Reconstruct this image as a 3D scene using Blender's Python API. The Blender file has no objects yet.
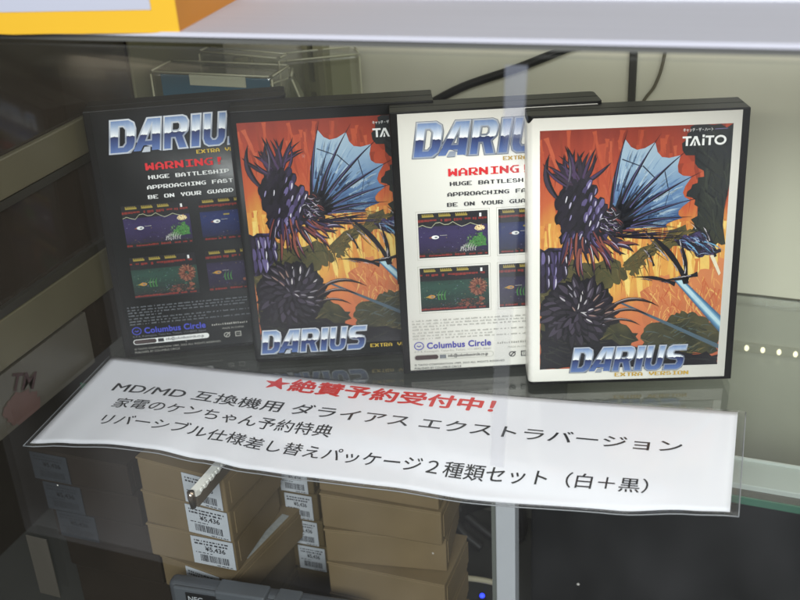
import bpy, bmesh, math, random
from mathutils import Vector, Matrix
from mathutils.geometry import tessellate_polygon

# ------------------------------------------------------------------ camera, world, lamps, exposure
SC = bpy.context.scene
C = SC.collection
H_CAM, PITCH, ROLL, YAW = 0.376705, 0.468948, -0.056418, 0.387691
F_ = Vector((-math.sin(YAW) * math.cos(PITCH), math.cos(YAW) * math.cos(PITCH), -math.sin(PITCH)))
R_ = Vector((math.cos(YAW), math.sin(YAW), 0))
U_ = R_.cross(F_)
RR = R_ * math.cos(ROLL) + U_ * math.sin(ROLL)
UU = -R_ * math.sin(ROLL) + U_ * math.cos(ROLL)
cd = bpy.data.cameras.new("camera")
cam = bpy.data.objects.new("camera", cd)
C.objects.link(cam)
m = Matrix((RR, UU, -F_)).transposed().to_4x4()
m.translation = (0, 0, H_CAM)
cam.matrix_world = m
cd.sensor_width = 36.0
cd.lens = 1.09206 * 1000 / 800 * 36
cd.clip_start = 0.01
cd.clip_end = 60
cd.dof.use_dof = True
cd.dof.focus_distance = 0.68
cd.dof.aperture_fstop = 9.0
SC.camera = cam

wd = bpy.data.worlds.new("World")
SC.world = wd
wd.use_nodes = True
wn = wd.node_tree
tcw = wn.nodes.new("ShaderNodeTexCoord")
mpw = wn.nodes.new("ShaderNodeMapping")
mpw.inputs["Scale"].default_value = (5.0, 5.0, 1.1)
nzw = wn.nodes.new("ShaderNodeTexNoise")
nzw.inputs["Scale"].default_value = 1.3
nzw.inputs["Detail"].default_value = 3
rpw = wn.nodes.new("ShaderNodeValToRGB")
rpw.color_ramp.elements[0].position = 0.40
rpw.color_ramp.elements[0].color = (0.035, 0.033, 0.032, 1)
rpw.color_ramp.elements[1].position = 0.66
rpw.color_ramp.elements[1].color = (0.46, 0.47, 0.50, 1)
wn.links.new(tcw.outputs["Generated"], mpw.inputs[0])
wn.links.new(mpw.outputs[0], nzw.inputs["Vector"])
wn.links.new(nzw.outputs["Fac"], rpw.inputs[0])
wn.links.new(rpw.outputs[0], wn.nodes["Background"].inputs[0])
wn.nodes["Background"].inputs[1].default_value = 1.0


def area_lamp(name, loc, target, sx, sy, watts, col):
    l = bpy.data.lights.new(name, 'AREA')
    l.shape = 'RECTANGLE'
    l.size, l.size_y, l.energy, l.color = sx, sy, watts, col
    o = bpy.data.objects.new(name, l)
    C.objects.link(o)
    o.location = loc
    o.rotation_euler = (Vector(target) - Vector(loc)).to_track_quat('-Z', 'Y').to_euler()
    return o


area_lamp("aisle_lamp", (0.34, -1.10, 0.98), (-0.15, 0.55, 0.05), 1.5, 0.45, 46, (0.93, 0.97, 1.0))  # unseen soft lamp, added in front so the whole showcase is lit
area_lamp("case_tube_lamp", (-0.02, 0.495, 0.250), (-0.04, 0.585, -0.02), 0.66, 0.012, 0.58, (1.0, 0.97, 0.91))

SC.view_settings.view_transform = 'Standard'
SC.view_settings.look = 'None'
SC.view_settings.exposure = 0.0
SC.view_settings.gamma = 1.0
SC.render.engine = 'CYCLES'
SC.cycles.transparent_max_bounces = 24
SC.cycles.max_bounces = 8

RND = random.Random(7)


# ------------------------------------------------------------------ materials
def lin(h):
    h = h.lstrip('#')
    o = []
    for i in (0, 2, 4):
        c = int(h[i:i + 2], 16) / 255
        o.append(c / 12.92 if c <= 0.04045 else ((c + 0.055) / 1.055) ** 2.4)
    return tuple(o) + (1.0,)


MATS = {}


def dull(col, sat=0.90, val=0.88):
    """four-colour print: less saturated and a little darker than the named tone"""
    g = 0.3 * col[0] + 0.55 * col[1] + 0.15 * col[2]
    return tuple((g + (c - g) * sat) * val for c in col[:3]) + (1.0,)



def mat(name, hexcol, rough=0.5, spec=0.5, var=0.0, scale=60, bump=0.0, metal=0.0, coat=0.0, stretch=None, emit=None, ink=False):
    if name in MATS:
        return MATS[name]
    M = bpy.data.materials.new(name)
    M.use_nodes = True
    nt = M.node_tree
    b = nt.nodes["Principled BSDF"]
    col = dull(lin(hexcol)) if ink else lin(hexcol)
    b.inputs["Base Color"].default_value = col
    b.inputs["Roughness"].default_value = rough
    b.inputs["Specular IOR Level"].default_value = spec
    b.inputs["Metallic"].default_value = metal
    b.inputs["Coat Weight"].default_value = coat
    b.inputs["Coat Roughness"].default_value = 0.12
    if emit:
        b.inputs["Emission Color"].default_value = lin(hexcol)
        b.inputs["Emission Strength"].default_value = emit
    if var or bump:
        tc = nt.nodes.new("ShaderNodeTexCoord")
        mp = nt.nodes.new("ShaderNodeMapping")
        nt.links.new(tc.outputs["Object"], mp.inputs[0])
        if stretch:
            mp.inputs["Scale"].default_value = stretch
        nz = nt.nodes.new("ShaderNodeTexNoise")
        nz.inputs["Scale"].default_value = scale
        nz.inputs["Detail"].default_value = 6
        nt.links.new(mp.outputs[0], nz.inputs["Vector"])
        if var:
            mx = nt.nodes.new("ShaderNodeMix")
            mx.data_type = 'RGBA'
            mx.inputs["A"].default_value = tuple(c * (1 - var) for c in col[:3]) + (1,)
            mx.inputs["B"].default_value = tuple(min(1, c * (1 + var)) for c in col[:3]) + (1,)
            nt.links.new(nz.outputs["Fac"], mx.inputs["Factor"])
            nt.links.new(mx.outputs["Result"], b.inputs["Base Color"])
        if bump:
            bp = nt.nodes.new("ShaderNodeBump")
            bp.inputs["Strength"].default_value = bump
            bp.inputs["Distance"].default_value = 0.0006
            nt.links.new(nz.outputs["Fac"], bp.inputs["Height"])
            nt.links.new(bp.outputs[0], b.inputs["Normal"])
    MATS[name] = M
    return M


def ramp_mat(name, stops, axis='Y', warp=0.0, wscale=4.0, rough=0.4, wstretch=(1, 1, 1), interp='LINEAR', coat=0.0, ink=True):
    """printed gradient along the UV of the sheet"""
    if name in MATS:
        return MATS[name]
    M = bpy.data.materials.new(name)
    M.use_nodes = True
    nt = M.node_tree
    b = nt.nodes["Principled BSDF"]
    b.inputs["Roughness"].default_value = rough
    b.inputs["Coat Weight"].default_value = coat
    b.inputs["Coat Roughness"].default_value = 0.12
    uv = nt.nodes.new("ShaderNodeUVMap")
    sx = nt.nodes.new("ShaderNodeSeparateXYZ")
    nt.links.new(uv.outputs[0], sx.inputs[0])
    src = sx.outputs[axis]
    if warp:
        mp = nt.nodes.new("ShaderNodeMapping")
        mp.inputs["Scale"].default_value = wstretch
        nt.links.new(uv.outputs[0], mp.inputs[0])
        nz = nt.nodes.new("ShaderNodeTexNoise")
        nz.inputs["Scale"].default_value = wscale
        nz.inputs["Detail"].default_value = 5
        nt.links.new(mp.outputs[0], nz.inputs["Vector"])
        ma = nt.nodes.new("ShaderNodeMath")
        ma.operation = 'MULTIPLY_ADD'
        ma.inputs[1].default_value = warp
        nt.links.new(nz.outputs["Fac"], ma.inputs[0])
        nt.links.new(src, ma.inputs[2])
        ms = nt.nodes.new("ShaderNodeMath")
        ms.operation = 'SUBTRACT'
        ms.inputs[1].default_value = warp * 0.5
        nt.links.new(ma.outputs[0], ms.inputs[0])
        src = ms.outputs[0]
    r = nt.nodes.new("ShaderNodeValToRGB")
    r.color_ramp.interpolation = interp
    e = r.color_ramp.elements
    while len(e) < len(stops):
        e.new(0.5)
    for el, (p, h) in zip(e, stops):
        el.position = p
        el.color = dull(lin(h)) if ink else lin(h)
    nt.links.new(src, r.inputs[0])
    nt.links.new(r.outputs[0], b.inputs["Base Color"])
    MATS[name] = M
    return M


def clear_mat(name, tint=(1, 1, 1), gloss=1.0, rough=0.02, haze=0.0, haze_col='#C8CCD0', ior=1.5, reflection_veil=None):
    """thin clear sheet: lets light straight through, reflects by Fresnel, a little dusty film"""
    if name in MATS:
        return MATS[name]
    M = bpy.data.materials.new(name)
    M.use_nodes = True
    nt = M.node_tree
    nt.nodes.clear()
    out = nt.nodes.new("ShaderNodeOutputMaterial")
    tr = nt.nodes.new("ShaderNodeBsdfTransparent")
    tr.inputs[0].default_value = tuple(tint) + (1,)
    gl = nt.nodes.new("ShaderNodeBsdfGlossy")
    gl.inputs["Roughness"].default_value = rough
    fr = nt.nodes.new("ShaderNodeFresnel")
    # both faces of the sheet act as air-to-glass faces: there is no refraction inside it
    ge = nt.nodes.new("ShaderNodeNewGeometry")
    io = nt.nodes.new("ShaderNodeMath")
    io.operation = 'MULTIPLY_ADD'
    io.inputs[1].default_value = 1 / ior - ior
    io.inputs[2].default_value = ior
    nt.links.new(ge.outputs["Backfacing"], io.inputs[0])
    nt.links.new(io.outputs[0], fr.inputs["IOR"])
    mu = nt.nodes.new("ShaderNodeMath")
    mu.operation = 'MULTIPLY'
    mu.inputs[1].default_value = gloss
    nt.links.new(fr.outputs[0], mu.inputs[0])
    base = tr.outputs[0]
    if haze:
        df = nt.nodes.new("ShaderNodeBsdfDiffuse")
        df.inputs[0].default_value = lin(haze_col)
        tc = nt.nodes.new("ShaderNodeTexCoord")
        nz = nt.nodes.new("ShaderNodeTexNoise")
        nz.inputs["Scale"].default_value = 9
        nz.inputs["Detail"].default_value = 5
        nt.links.new(tc.outputs["Object"], nz.inputs["Vector"])
        m2 = nt.nodes.new("ShaderNodeMath")
        m2.operation = 'MULTIPLY'
        m2.inputs[1].default_value = haze * 2
        nt.links.new(nz.outputs["Fac"], m2.inputs[0])
        if reflection_veil:
            # reflection veil painted into the glass as haze, strongest at one end of the sheet
            sx = nt.nodes.new("ShaderNodeSeparateXYZ")
            nt.links.new(tc.outputs["Object"], sx.inputs[0])
            mr = nt.nodes.new("ShaderNodeMapRange")
            mr.interpolation_type = 'SMOOTHSTEP'
            for kk, vv in zip(("From Min", "From Max", "To Min", "To Max"), reflection_veil):
                mr.inputs[kk].default_value = vv
            nt.links.new(sx.outputs["X"], mr.inputs["Value"])
            m3 = nt.nodes.new("ShaderNodeMath")
            m3.operation = 'MULTIPLY'
            nt.links.new(mr.outputs[0], m3.inputs[0])
            nt.links.new(nz.outputs["Fac"], m3.inputs[1])
            nt.links.new(m3.outputs[0], m2.inputs[0])
        mh = nt.nodes.new("ShaderNodeMixShader")
        nt.links.new(m2.outputs[0], mh.inputs[0])
        nt.links.new(tr.outputs[0], mh.inputs[1])
        nt.links.new(df.outputs[0], mh.inputs[2])
        base = mh.outputs[0]
    mx = nt.nodes.new("ShaderNodeMixShader")
    nt.links.new(mu.outputs[0], mx.inputs[0])
    nt.links.new(base, mx.inputs[1])
    nt.links.new(gl.outputs[0], mx.inputs[2])
    nt.links.new(mx.outputs[0], out.inputs[0])
    MATS[name] = M
    return M


# ------------------------------------------------------------------ object helpers
def link(name, me, parent=None):
    o = bpy.data.objects.new(name, me)
    C.objects.link(o)
    if parent is not None:
        o.parent = parent
    return o


def tag(o, label, cat, group=None):
    o['label'] = label
    o['category'] = cat
    if group:
        o['group'] = group
    return o


def thing(name, label, cat, loc=(0, 0, 0), rot=(0, 0, 0), group=None):
    o = link(name, None)
    o.location = loc
    o.rotation_euler = rot
    o.empty_display_size = 0.02
    return tag(o, label, cat, group)


def from_bm(name, bm, ms, parent=None, smooth=False):
    me = bpy.data.meshes.new(name)
    bm.normal_update()
    bm.to_mesh(me)
    bm.free()
    for x in (ms if isinstance(ms, (list, tuple)) else [ms]):
        me.materials.append(x)
    if smooth:
        for p in me.polygons:
            p.use_smooth = True
    return link(name, me, parent)


def bm_box(bm, x0, x1, y0, y1, z0, z1, bevel=0.0, seg=2):
    vs = [bm.verts.new((x, y, z)) for z in (z0, z1) for y in (y0, y1) for x in (x0, x1)]
    fs = [bm.faces.new([vs[i] for i in q]) for q in
          ((0, 2, 3, 1), (4, 5, 7, 6), (0, 1, 5, 4), (2, 6, 7, 3), (0, 4, 6, 2), (1, 3, 7, 5))]
    if bevel:
        es = set(e for f in fs for e in f.edges)
        bmesh.ops.bevel(bm, geom=list(es), offset=bevel, segments=seg, profile=0.5, affect='EDGES')


def box(name, dims, ms, parent=None, bevel=0.0, seg=2):
    bm = bmesh.new()
    bm_box(bm, *dims, bevel=bevel, seg=seg)
    return from_bm(name, bm, ms, parent, smooth=False)


def tube_bm(bm, pts, r, n=10, caps=True):
    pts = [Vector(p) for p in pts]
    rings = []
    for i, p in enumerate(pts):
        d = (pts[min(i + 1, len(pts) - 1)] - pts[max(i - 1, 0)]).normalized()
        a = d.cross(Vector((0.31, 0.2, 0.93))).normalized()
        b = d.cross(a)
        rr = r[i] if isinstance(r, (list, tuple)) else r
        rings.append([bm.verts.new(p + rr * (a * math.cos(2 * math.pi * k / n) + b * math.sin(2 * math.pi * k / n))) for k in range(n)])
    for A, B in zip(rings, rings[1:]):
        for k in range(n):
            bm.faces.new((A[k], A[(k + 1) % n], B[(k + 1) % n], B[k]))
    if caps:
        bm.faces.new(rings[0][::-1])
        bm.faces.new(rings[-1])


def spline(pts, n=12):
    pts = [Vector(p) for p in pts]
    P = [pts[0] * 2 - pts[1]] + pts + [pts[-1] * 2 - pts[-2]]
    out = []
    for i in range(1, len(P) - 2):
        for k in range(n):
            t = k / n
            a, b, c, d = P[i - 1], P[i], P[i + 1], P[i + 2]
            out.append(0.5 * ((2 * b) + (c - a) * t + (2 * a - 5 * b + 4 * c - d) * t * t + (3 * b - a - 3 * c + d) * t ** 3))
    out.append(pts[-1])
    return out


def tube(name, pts, r, ms, parent=None, n=10):
    bm = bmesh.new()
    tube_bm(bm, pts, r, n)
    return from_bm(name, bm, ms, parent, smooth=True)


# ------------------------------------------------------------------ flat print: text, outlines, ink
def curve_mesh(cu):
    o = bpy.data.objects.new("tmp", cu)
    C.objects.link(o)
    dg = bpy.context.evaluated_depsgraph_get()
    me = bpy.data.meshes.new_from_object(o.evaluated_get(dg))
    vs = [(v.co.x, v.co.y) for v in me.vertices]
    fs = [tuple(p.vertices) for p in me.polygons]
    bpy.data.objects.remove(o)
    bpy.data.curves.remove(cu)
    bpy.data.meshes.remove(me)
    return vs, fs


def text_shape(body, bold=0.0, space=1.0, shear=0.0):
    cu = bpy.data.curves.new("tmp", 'FONT')
    cu.body = body
    cu.fill_mode = 'FRONT'
    cu.offset = bold
    cu.space_character = space
    cu.shear = shear
    cu.resolution_u = 4
    return curve_mesh(cu)


def loops_shape(loops, offset=0.0):
    """filled outlines with holes, optionally grown by offset"""
    cu = bpy.data.curves.new("tmp", 'CURVE')
    cu.dimensions = '2D'
    cu.fill_mode = 'FRONT'
    cu.offset = offset
    for lp in loops:
        s = cu.splines.new('POLY')
        s.points.add(len(lp) - 1)
        for p, q in zip(s.points, lp):
            p.co = (q[0], q[1], 0, 1)
        s.use_cyclic_u = True
    return curve_mesh(cu)


def thick(shape, w):
    """heavier strokes: the same glyphs printed several times a hair apart"""
    vs, fs = shape
    out, of = [], []
    n = 8 if w else 1
    for i in range(n):
        dx, dy = (w * math.cos(i * math.pi / 4), w * math.sin(i * math.pi / 4)) if w else (0, 0)
        k = len(out)
        out += [(x + dx, y + dy) for x, y in vs]
        of += [tuple(j + k for j in f) for f in fs]
    return out, of


def fit(shape, u0, v0, u1, v1):
    vs, fs = shape
    xs = [p[0] for p in vs]
    ys = [p[1] for p in vs]
    a, b, c, d = min(xs), max(xs), min(ys), max(ys)
    return [(u0 + (x - a) / (b - a) * (u1 - u0), v0 + (y - c) / (d - c) * (v1 - v0)) for x, y in vs], fs


def ragged(pts, amp, n=5, seed=1):
    r = random.Random(seed)
    out = []
    for i in range(len(pts)):
        a, b = Vector(pts[i]), Vector(pts[(i + 1) % len(pts)])
        d = b - a
        nn = Vector((-d.y, d.x)).normalized() if d.length else Vector((0, 0))
        for k in range(n):
            t = k / n
            p = a + d * t + nn * (r.uniform(-amp, amp) if k else 0)
            out.append((p.x, p.y))
    return out


def ellipse(cx, cy, rx, ry, n=14, ph=0.0):
    return [(cx + rx * math.cos(ph + 2 * math.pi * i / n), cy + ry * math.sin(ph + 2 * math.pi * i / n)) for i in range(n)]


PAINT = {}


def paint(h):
    """one printed tone of the picture"""
    if h not in PAINT:
        PAINT[h] = mat("paint_tone_%d" % len(PAINT), h, rough=0.4, var=0.12, scale=300, ink=True)
    return PAINT[h]


class Ink:
    """flat print collected in sheet coordinates (mm); each layer lies a hair above the one below"""

    def __init__(self, rect):
        self.rect = rect
        self.v, self.f, self.m, self.uv, self.mats = [], [], [], [], []

    def shape(self, shape, material, layer, uvrect=None):
        vs, fs = shape
        r = uvrect or self.rect
        n = len(self.v)
        for (u, v) in vs:
            self.v.append((u, v, layer))
            self.uv.append(((u - r[0]) / (r[2] - r[0]), (v - r[1]) / (r[3] - r[1])))
        if material not in self.mats:
            self.mats.append(material)
        k = self.mats.index(material)
        for f in fs:
            self.f.append(tuple(i + n for i in f))
            self.m.append(k)

    def poly(self, pts, material, layer, uvrect=None):
        tris = tessellate_polygon([[Vector((p[0], p[1], 0)) for p in pts]])
        self.shape((pts, [tuple(t) for t in tris]), material, layer, uvrect)

    def rect_(self, u0, v0, u1, v1, material, layer, uvrect=None):
        self.shape(([(u0, v0), (u1, v0), (u1, v1), (u0, v1)], [(0, 1, 2, 3)]), material, layer, uvrect)

    def build(self, name, parent, mapping):
        me = bpy.data.meshes.new(name)
        P = [mapping(*q) for q in self.v]
        me.from_pydata(P, [], self.f)
        for x in self.mats:
            me.materials.append(x)
        uvl = me.uv_layers.new(name="UVMap")
        for p in me.polygons:
            p.material_index = self.m[p.index]
            for li in p.loop_indices:
                uvl.data[li].uv = self.uv[me.loops[li].vertex_index]
        me.update()
        return link(name, me, parent)


# arcade lettering, 7 x 7 dots
GL = {
    'A': "0011100 0110110 1100011 1100011 1111111 1100011 1100011", 'B': "1111110 1100011 1100011 1111110 1100011 1100011 1111110",
    'C': "0011110 0110011 1100000 1100000 1100000 0110011 0011110", 'D': "1111100 1100110 1100011 1100011 1100011 1100110 1111100",
    'E': "1111111 1100000 1100000 1111100 1100000 1100000 1111111", 'F': "1111111 1100000 1100000 1111110 1100000 1100000 1100000",
    'G': "0011111 0110000 1100000 1100111 1100011 0110011 0011111", 'H': "1100011 1100011 1100011 1111111 1100011 1100011 1100011",
    'I': "0111111 0001100 0001100 0001100 0001100 0001100 0111111", 'L': "1100000 1100000 1100000 1100000 1100000 1100000 1111111",
    'N': "1100011 1110011 1111011 1111111 1101111 1100111 1100011", 'O': "0111110 1100011 1100011 1100011 1100011 1100011 0111110",
    'P': "1111110 1100011 1100011 1100011 1111110 1100000 1100000", 'R': "1111110 1100011 1100011 1100111 1111100 1101110 1100111",
    'S': "0111100 1100110 1100000 0111110 0000011 1100011 0111110", 'T': "0111111 0001100 0001100 0001100 0001100 0001100 0001100",
    'U': "1100011 1100011 1100011 1100011 1100011 1100011 0111110", 'V': "1100011 1100011 1100011 1110111 0111110 0011100 0001000",
    'W': "1100011 1100011 1101011 1111111 1111111 1110111 1100011", 'X': "1100011 1110111 0111110 0011100 0111110 1110111 1100011",
    'Y': "0110011 0110011 0110011 0011110 0001100 0001100 0001100", '!': "0001110 0001110 0001110 0001100 0001100 0000000 0001100"}


def dots(body, u, v, pitch, h):
    """arcade text: left u, bottom v, letter pitch, letter height"""
    vs, fs = [], []
    du, dv = pitch / 8, h / 7
    for i, ch in enumerate(body):
        if ch not in GL:
            continue
        for r, row in enumerate(GL[ch].split()):
            c = 0
            while c < 7:
                if row[c] == '1':
                    e = c
                    while e < 7 and row[e] == '1':
                        e += 1
                    a, b = u + i * pitch + c * du, u + i * pitch + e * du
                    y1, y0 = v + h - r * dv, v + h - (r + 1) * dv
                    n = len(vs)
                    vs += [(a, y0), (b, y0), (b, y1), (a, y1)]
                    fs.append((n, n + 1, n + 2, n + 3))
                    c = e
                else:
                    c += 1
    return vs, fs


# chunky slanted logo letters on a 1 x 1 grid each (outer loop, then holes)
LOGO = {
    'D': [[(0, 0), (.70, 0), (.93, .12), (1, .30), (1, .72), (.93, .90), (.72, 1), (0, 1)],
          [(.36, .20), (.36, .80), (.52, .80), (.62, .70), (.62, .30), (.52, .20)]],
    'A': [[(0, 0), (.33, 0), (.42, .16), (.66, .16), (.66, 0), (1.0, 0), (1.0, 1), (.50, 1)],
          [(.49, .34), (.66, .34), (.66, .74)]],
    'R': [[(0, 0), (.34, 0), (.34, .34), (.46, .34), (.62, 0), (1.0, 0), (.80, .38), (.97, .52), (1, .66), (1, .82), (.90, .95), (.74, 1), (0, 1)],
          [(.34, .56), (.34, .80), (.58, .80), (.65, .74), (.65, .62), (.58, .56)]],
    'I': [[(0, 0), (1, 0), (1, 1), (0, 1)]],
    'U': [[(0, .24), (.08, .08), (.26, 0), (.74, 0), (.92, .08), (1, .24), (1, 1), (.64, 1), (.64, .28), (.56, .20), (.44, .20), (.36, .28), (.36, 1), (0, 1)]],
    'S': [[(0, 0), (.74, 0), (.93, .09), (1, .24), (1, .42), (.92, .54), (.74, .60), (.42, .63), (.36, .70), (.42, .78), (1, .78), (1, 1), (.26, 1), (.07, .92), (0, .78), (0, .62),
           (.08, .50), (.26, .44), (.58, .41), (.64, .33), (.58, .23), (0, .23)]]}


def logo_loops(u0, v0, u1, v1, slant=0.16):
    ws = {'D': 1.12, 'A': 1.25, 'R': 1.08, 'I': .42, 'U': 1.0, 'S': 1.04}
    gap = .11
    kern = {'A': .26}
    tot = sum(ws[c] for c in "DARIUS") + gap * 5 - .26
    hgt = v1 - v0
    k = (u1 - u0 - slant * hgt) / tot
    x = u0
    loops = []
    for ch in "DARIUS":
        x -= kern.get(ch, 0) * k
        for lp in LOGO[ch]:
            loops.append([(x + px * ws[ch] * k + slant * hgt * py, v0 + py * hgt) for px, py in lp])
        x += (ws[ch] + gap) * k
    return loops


def shape_bbox(s):
    xs = [p[0] for p in s[0]]
    ys = [p[1] for p in s[0]]
    return min(xs), min(ys), max(xs), max(ys)


# ------------------------------------------------------------------ the setting: showcase
beige = mat("beige_wall_paint", '#C2C0AC', rough=0.42, spec=0.4, var=0.08, scale=7, bump=0.05)
wall = box("back_wall", (-0.75, 0.75, 0.765, 0.785, -0.30, 0.62), beige)
tag(wall, "olive beige painted back wall of the glass showcase", "wall")
seam = mat("seam_dark", '#4A493C', rough=0.7)
box("panel_joint", (-0.14, 0.75, 0.7636, 0.7649, -0.0012, 0.0006), seam, wall)

floor = box("floor", (-0.75, 0.75, 0.30, 0.785, -0.215, -0.195), mat("cabinet_floor_grey", '#3A3A38', rough=0.6, var=0.1))
floor['kind'] = 'structure'

# side wall of dark glass with horizontal beige rails
darkglass = mat("dark_side_glass", '#2B2520', rough=0.12, spec=0.6, var=0.25, scale=9)
sw = thing("side_wall", "dark left side wall of the showcase with beige horizontal rails", "wall", (0, 0, 0))
box("wall_panel", (-0.472, -0.4545, 0.30, 0.764, 0.004, 0.30), darkglass, sw)
olive = mat("olive_rail_paint", '#524D3C', rough=0.4, var=0.35, scale=16, bump=0.08)
box("side_rail", (-0.4545, -0.4500, 0.30, 0.612, 0.146, 0.170), olive, sw, bevel=0.001)
box("side_rail", (-0.4545, -0.4500, 0.30, 0.620, 0.046, 0.077), olive, sw, bevel=0.001)
box("side_rail", (-0.4545, -0.4520, 0.636, 0.763, 0.02, 0.235), mat("olive_panel", '#6C6B52', rough=0.35, var=0.2, scale=16), sw, bevel=0.001)
box("side_trim", (-0.4545, -0.4505, 0.30, 0.764, 0.0775, 0.083), mat("dark_trim", '#2A2823', rough=0.4), sw)
box("side_trim", (-0.4545, -0.4505, 0.30, 0.764, 0.140, 0.1455), MATS["dark_trim"], sw)

# lower cabinet side and a dark board added as shade at the rear
lw = box("cabinet_side", (-0.60, -0.58, 0.30, 0.764, -0.195, -0.012), mat("cabinet_dark_brown", '#241F1A', rough=0.5, var=0.2))
tag(lw, "dark brown lower side panel of the cabinet at far left", "panel")
rb = box("rear_board", (-0.57, -0.1555, 0.70, 0.712, -0.194, -0.010), mat("rear_board_grey", '#66665F', rough=0.6, var=0.15, scale=20))
tag(rb, "dark grey board behind the cardboard boxes under the shelf", "panel")

# glass shelf
shelf = thing("glass_shelf", "clear glass shelf with green edge carrying the four game cases", "shelf", (0, 0, 0))
glassm = clear_mat("shelf_glass", tint=(0.95, 0.965, 0.955), gloss=1.9, rough=0.04, haze=0.03, haze_col='#8C9088')
box("glass_sheet", (-0.449, 0.60, 0.5150, 0.763, -0.0045, 0.0), glassm, shelf)
edge = mat("green_glass_edge", '#35604E', rough=0.15, spec=0.7, var=0.25, scale=30, coat=0.4)
box("polished_edge", (-0.449, 0.60, 0.5138, 0.5149, -0.0045, -0.0001), edge, shelf)

# front pane
pane = thing("front_glass", "clear front glass pane of the showcase with dust specks", "glass", (0, 0, 0))
paneM = clear_mat("front_pane_glass", tint=(0.97, 0.98, 0.97), gloss=1.0, rough=0.0, haze=0.006, haze_col='#A89E8C', reflection_veil=(-0.36, -0.10, 1.9, 0.6))
bm = bmesh.new()
vs = [bm.verts.new(p) for p in ((-0.75, 0.4346, -0.20), (0.75, 0.4346, -0.20), (0.75, 0.4346, 0.2775), (-0.75, 0.4346, 0.2483))]
bm.faces.new(vs)
g = bmesh.ops.extrude_face_region(bm, geom=bm.faces[:])
bmesh.ops.translate(bm, verts=[v for v in g['geom'] if isinstance(v, bmesh.types.BMVert)], vec=(0, -0.004, 0))
from_bm("pane", bm, paneM, pane)
dustM = mat("dust_white", '#B9B7AE', rough=0.9)
for x, z, r in ((-.0862, -.0105, .0007), (-.165, -.010, .0005), (-.41, -.018, .0006), (-.30, .10, .0003), (-.22, .21, .0003), (-.36, -.10, .0004), (-.02, .12, .0003)):
    bm = bmesh.new()
    bmesh.ops.create_circle(bm, cap_ends=True, radius=r, segments=8, matrix=Matrix.Translation((x, 0.43045, z)) @ Matrix.Rotation(math.pi / 2, 4, 'X'))
    from_bm("dust_speck", bm, dustM, pane)
reflection_mat = clear_mat("tape_clear", tint=(0.9, 0.9, 0.93), gloss=0.4, rough=0.3, haze=0.10, haze_col='#DCE2F2')
tp = thing("tape_strip", "clear tape strip stuck upright on the front glass above the white case", "tape", (0, 0, 0))  # upright reflection in the pane, painted as a pale clear strip
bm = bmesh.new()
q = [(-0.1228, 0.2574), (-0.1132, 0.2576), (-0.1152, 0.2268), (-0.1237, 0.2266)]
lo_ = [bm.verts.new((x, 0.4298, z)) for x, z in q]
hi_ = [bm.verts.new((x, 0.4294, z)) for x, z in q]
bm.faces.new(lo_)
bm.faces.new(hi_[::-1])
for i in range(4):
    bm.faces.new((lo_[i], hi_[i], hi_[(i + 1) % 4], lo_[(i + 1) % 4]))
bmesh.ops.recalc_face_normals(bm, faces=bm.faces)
from_bm("tape", bm, reflection_mat, tp)  # upper run of the painted reflection
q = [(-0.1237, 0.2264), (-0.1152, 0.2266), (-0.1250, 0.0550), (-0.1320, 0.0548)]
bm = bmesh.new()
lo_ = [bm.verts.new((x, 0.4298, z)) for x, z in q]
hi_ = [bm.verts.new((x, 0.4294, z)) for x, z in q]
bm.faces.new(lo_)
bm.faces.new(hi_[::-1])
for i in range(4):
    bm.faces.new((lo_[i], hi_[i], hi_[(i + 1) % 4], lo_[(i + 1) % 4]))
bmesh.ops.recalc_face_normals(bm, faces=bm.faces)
from_bm("tape_tail", bm, clear_mat("tape_worn", tint=(0.97, 0.97, 0.98), gloss=0.6, rough=0.3, haze=0.028, haze_col='#D8DADC'), tp)  # fainter lower run of the painted reflection
tp2 = box("tape_strip", (-0.4445, -0.4285, 0.4290, 0.4297, -0.112, -0.064), mat("tape_grey", '#45423A', rough=0.45, var=0.2, scale=80, stretch=(1, 1, .1)))
tag(tp2, "grey strip of tape stuck on the glass at lower left", "tape")

# top plate of the showcase
slab = thing("counter_top", "brushed pale aluminium plate forming the showcase top", "counter", (-0.2, 0.435, 0.2655), (0, -0.0195, 0))
alu = mat("brushed_aluminium", '#CDCCD6', rough=0.55, spec=0.3, var=0.10, scale=35, stretch=(0.15, 18, 1), bump=0.12)
box("plate", (-0.6, 0.9, 0.0, 0.074, -0.0022, 0.0), alu, slab, bevel=0.0003)
box("raised_trim", (-0.6, 0.9, 0.0745, 0.10, -0.0035, 0.0035), mat("white_trim", '#D6D6DA', rough=0.4), slab, bevel=0.0008)
box("edge_lip", (-0.6, 0.9, 0.0030, 0.0060, -0.0055, -0.0023), mat("lip_grey", '#5E5E5A', rough=0.5), slab)

# shelf standard, black rods and wire on the back wall
st = thing("shelf_standard", "slotted olive steel shelf standard on the back wall", "rail", (0, 0, 0))
stm = mat("standard_olive", '#9C9A7C', rough=0.35, metal=0.3, var=0.1)
bm = bmesh.new()
z = -0.19
bm_box(bm, -0.3770, -0.3725, 0.752, 0.7648, -0.19, 0.30)
bm_box(bm, -0.3678, -0.3595, 0.752, 0.7648, -0.19, 0.30)
while z < 0.29:
    bm_box(bm, -0.3726, -0.3677, 0.7525, 0.7648, z, z + 0.008)
    z += 0.0235
from_bm("channel", bm, stm, st)
box("slot_back", (-0.3724, -0.3680, 0.7600, 0.7646, -0.188, 0.298), mat("slot_black", '#15130F', rough=0.8), st)

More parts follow.
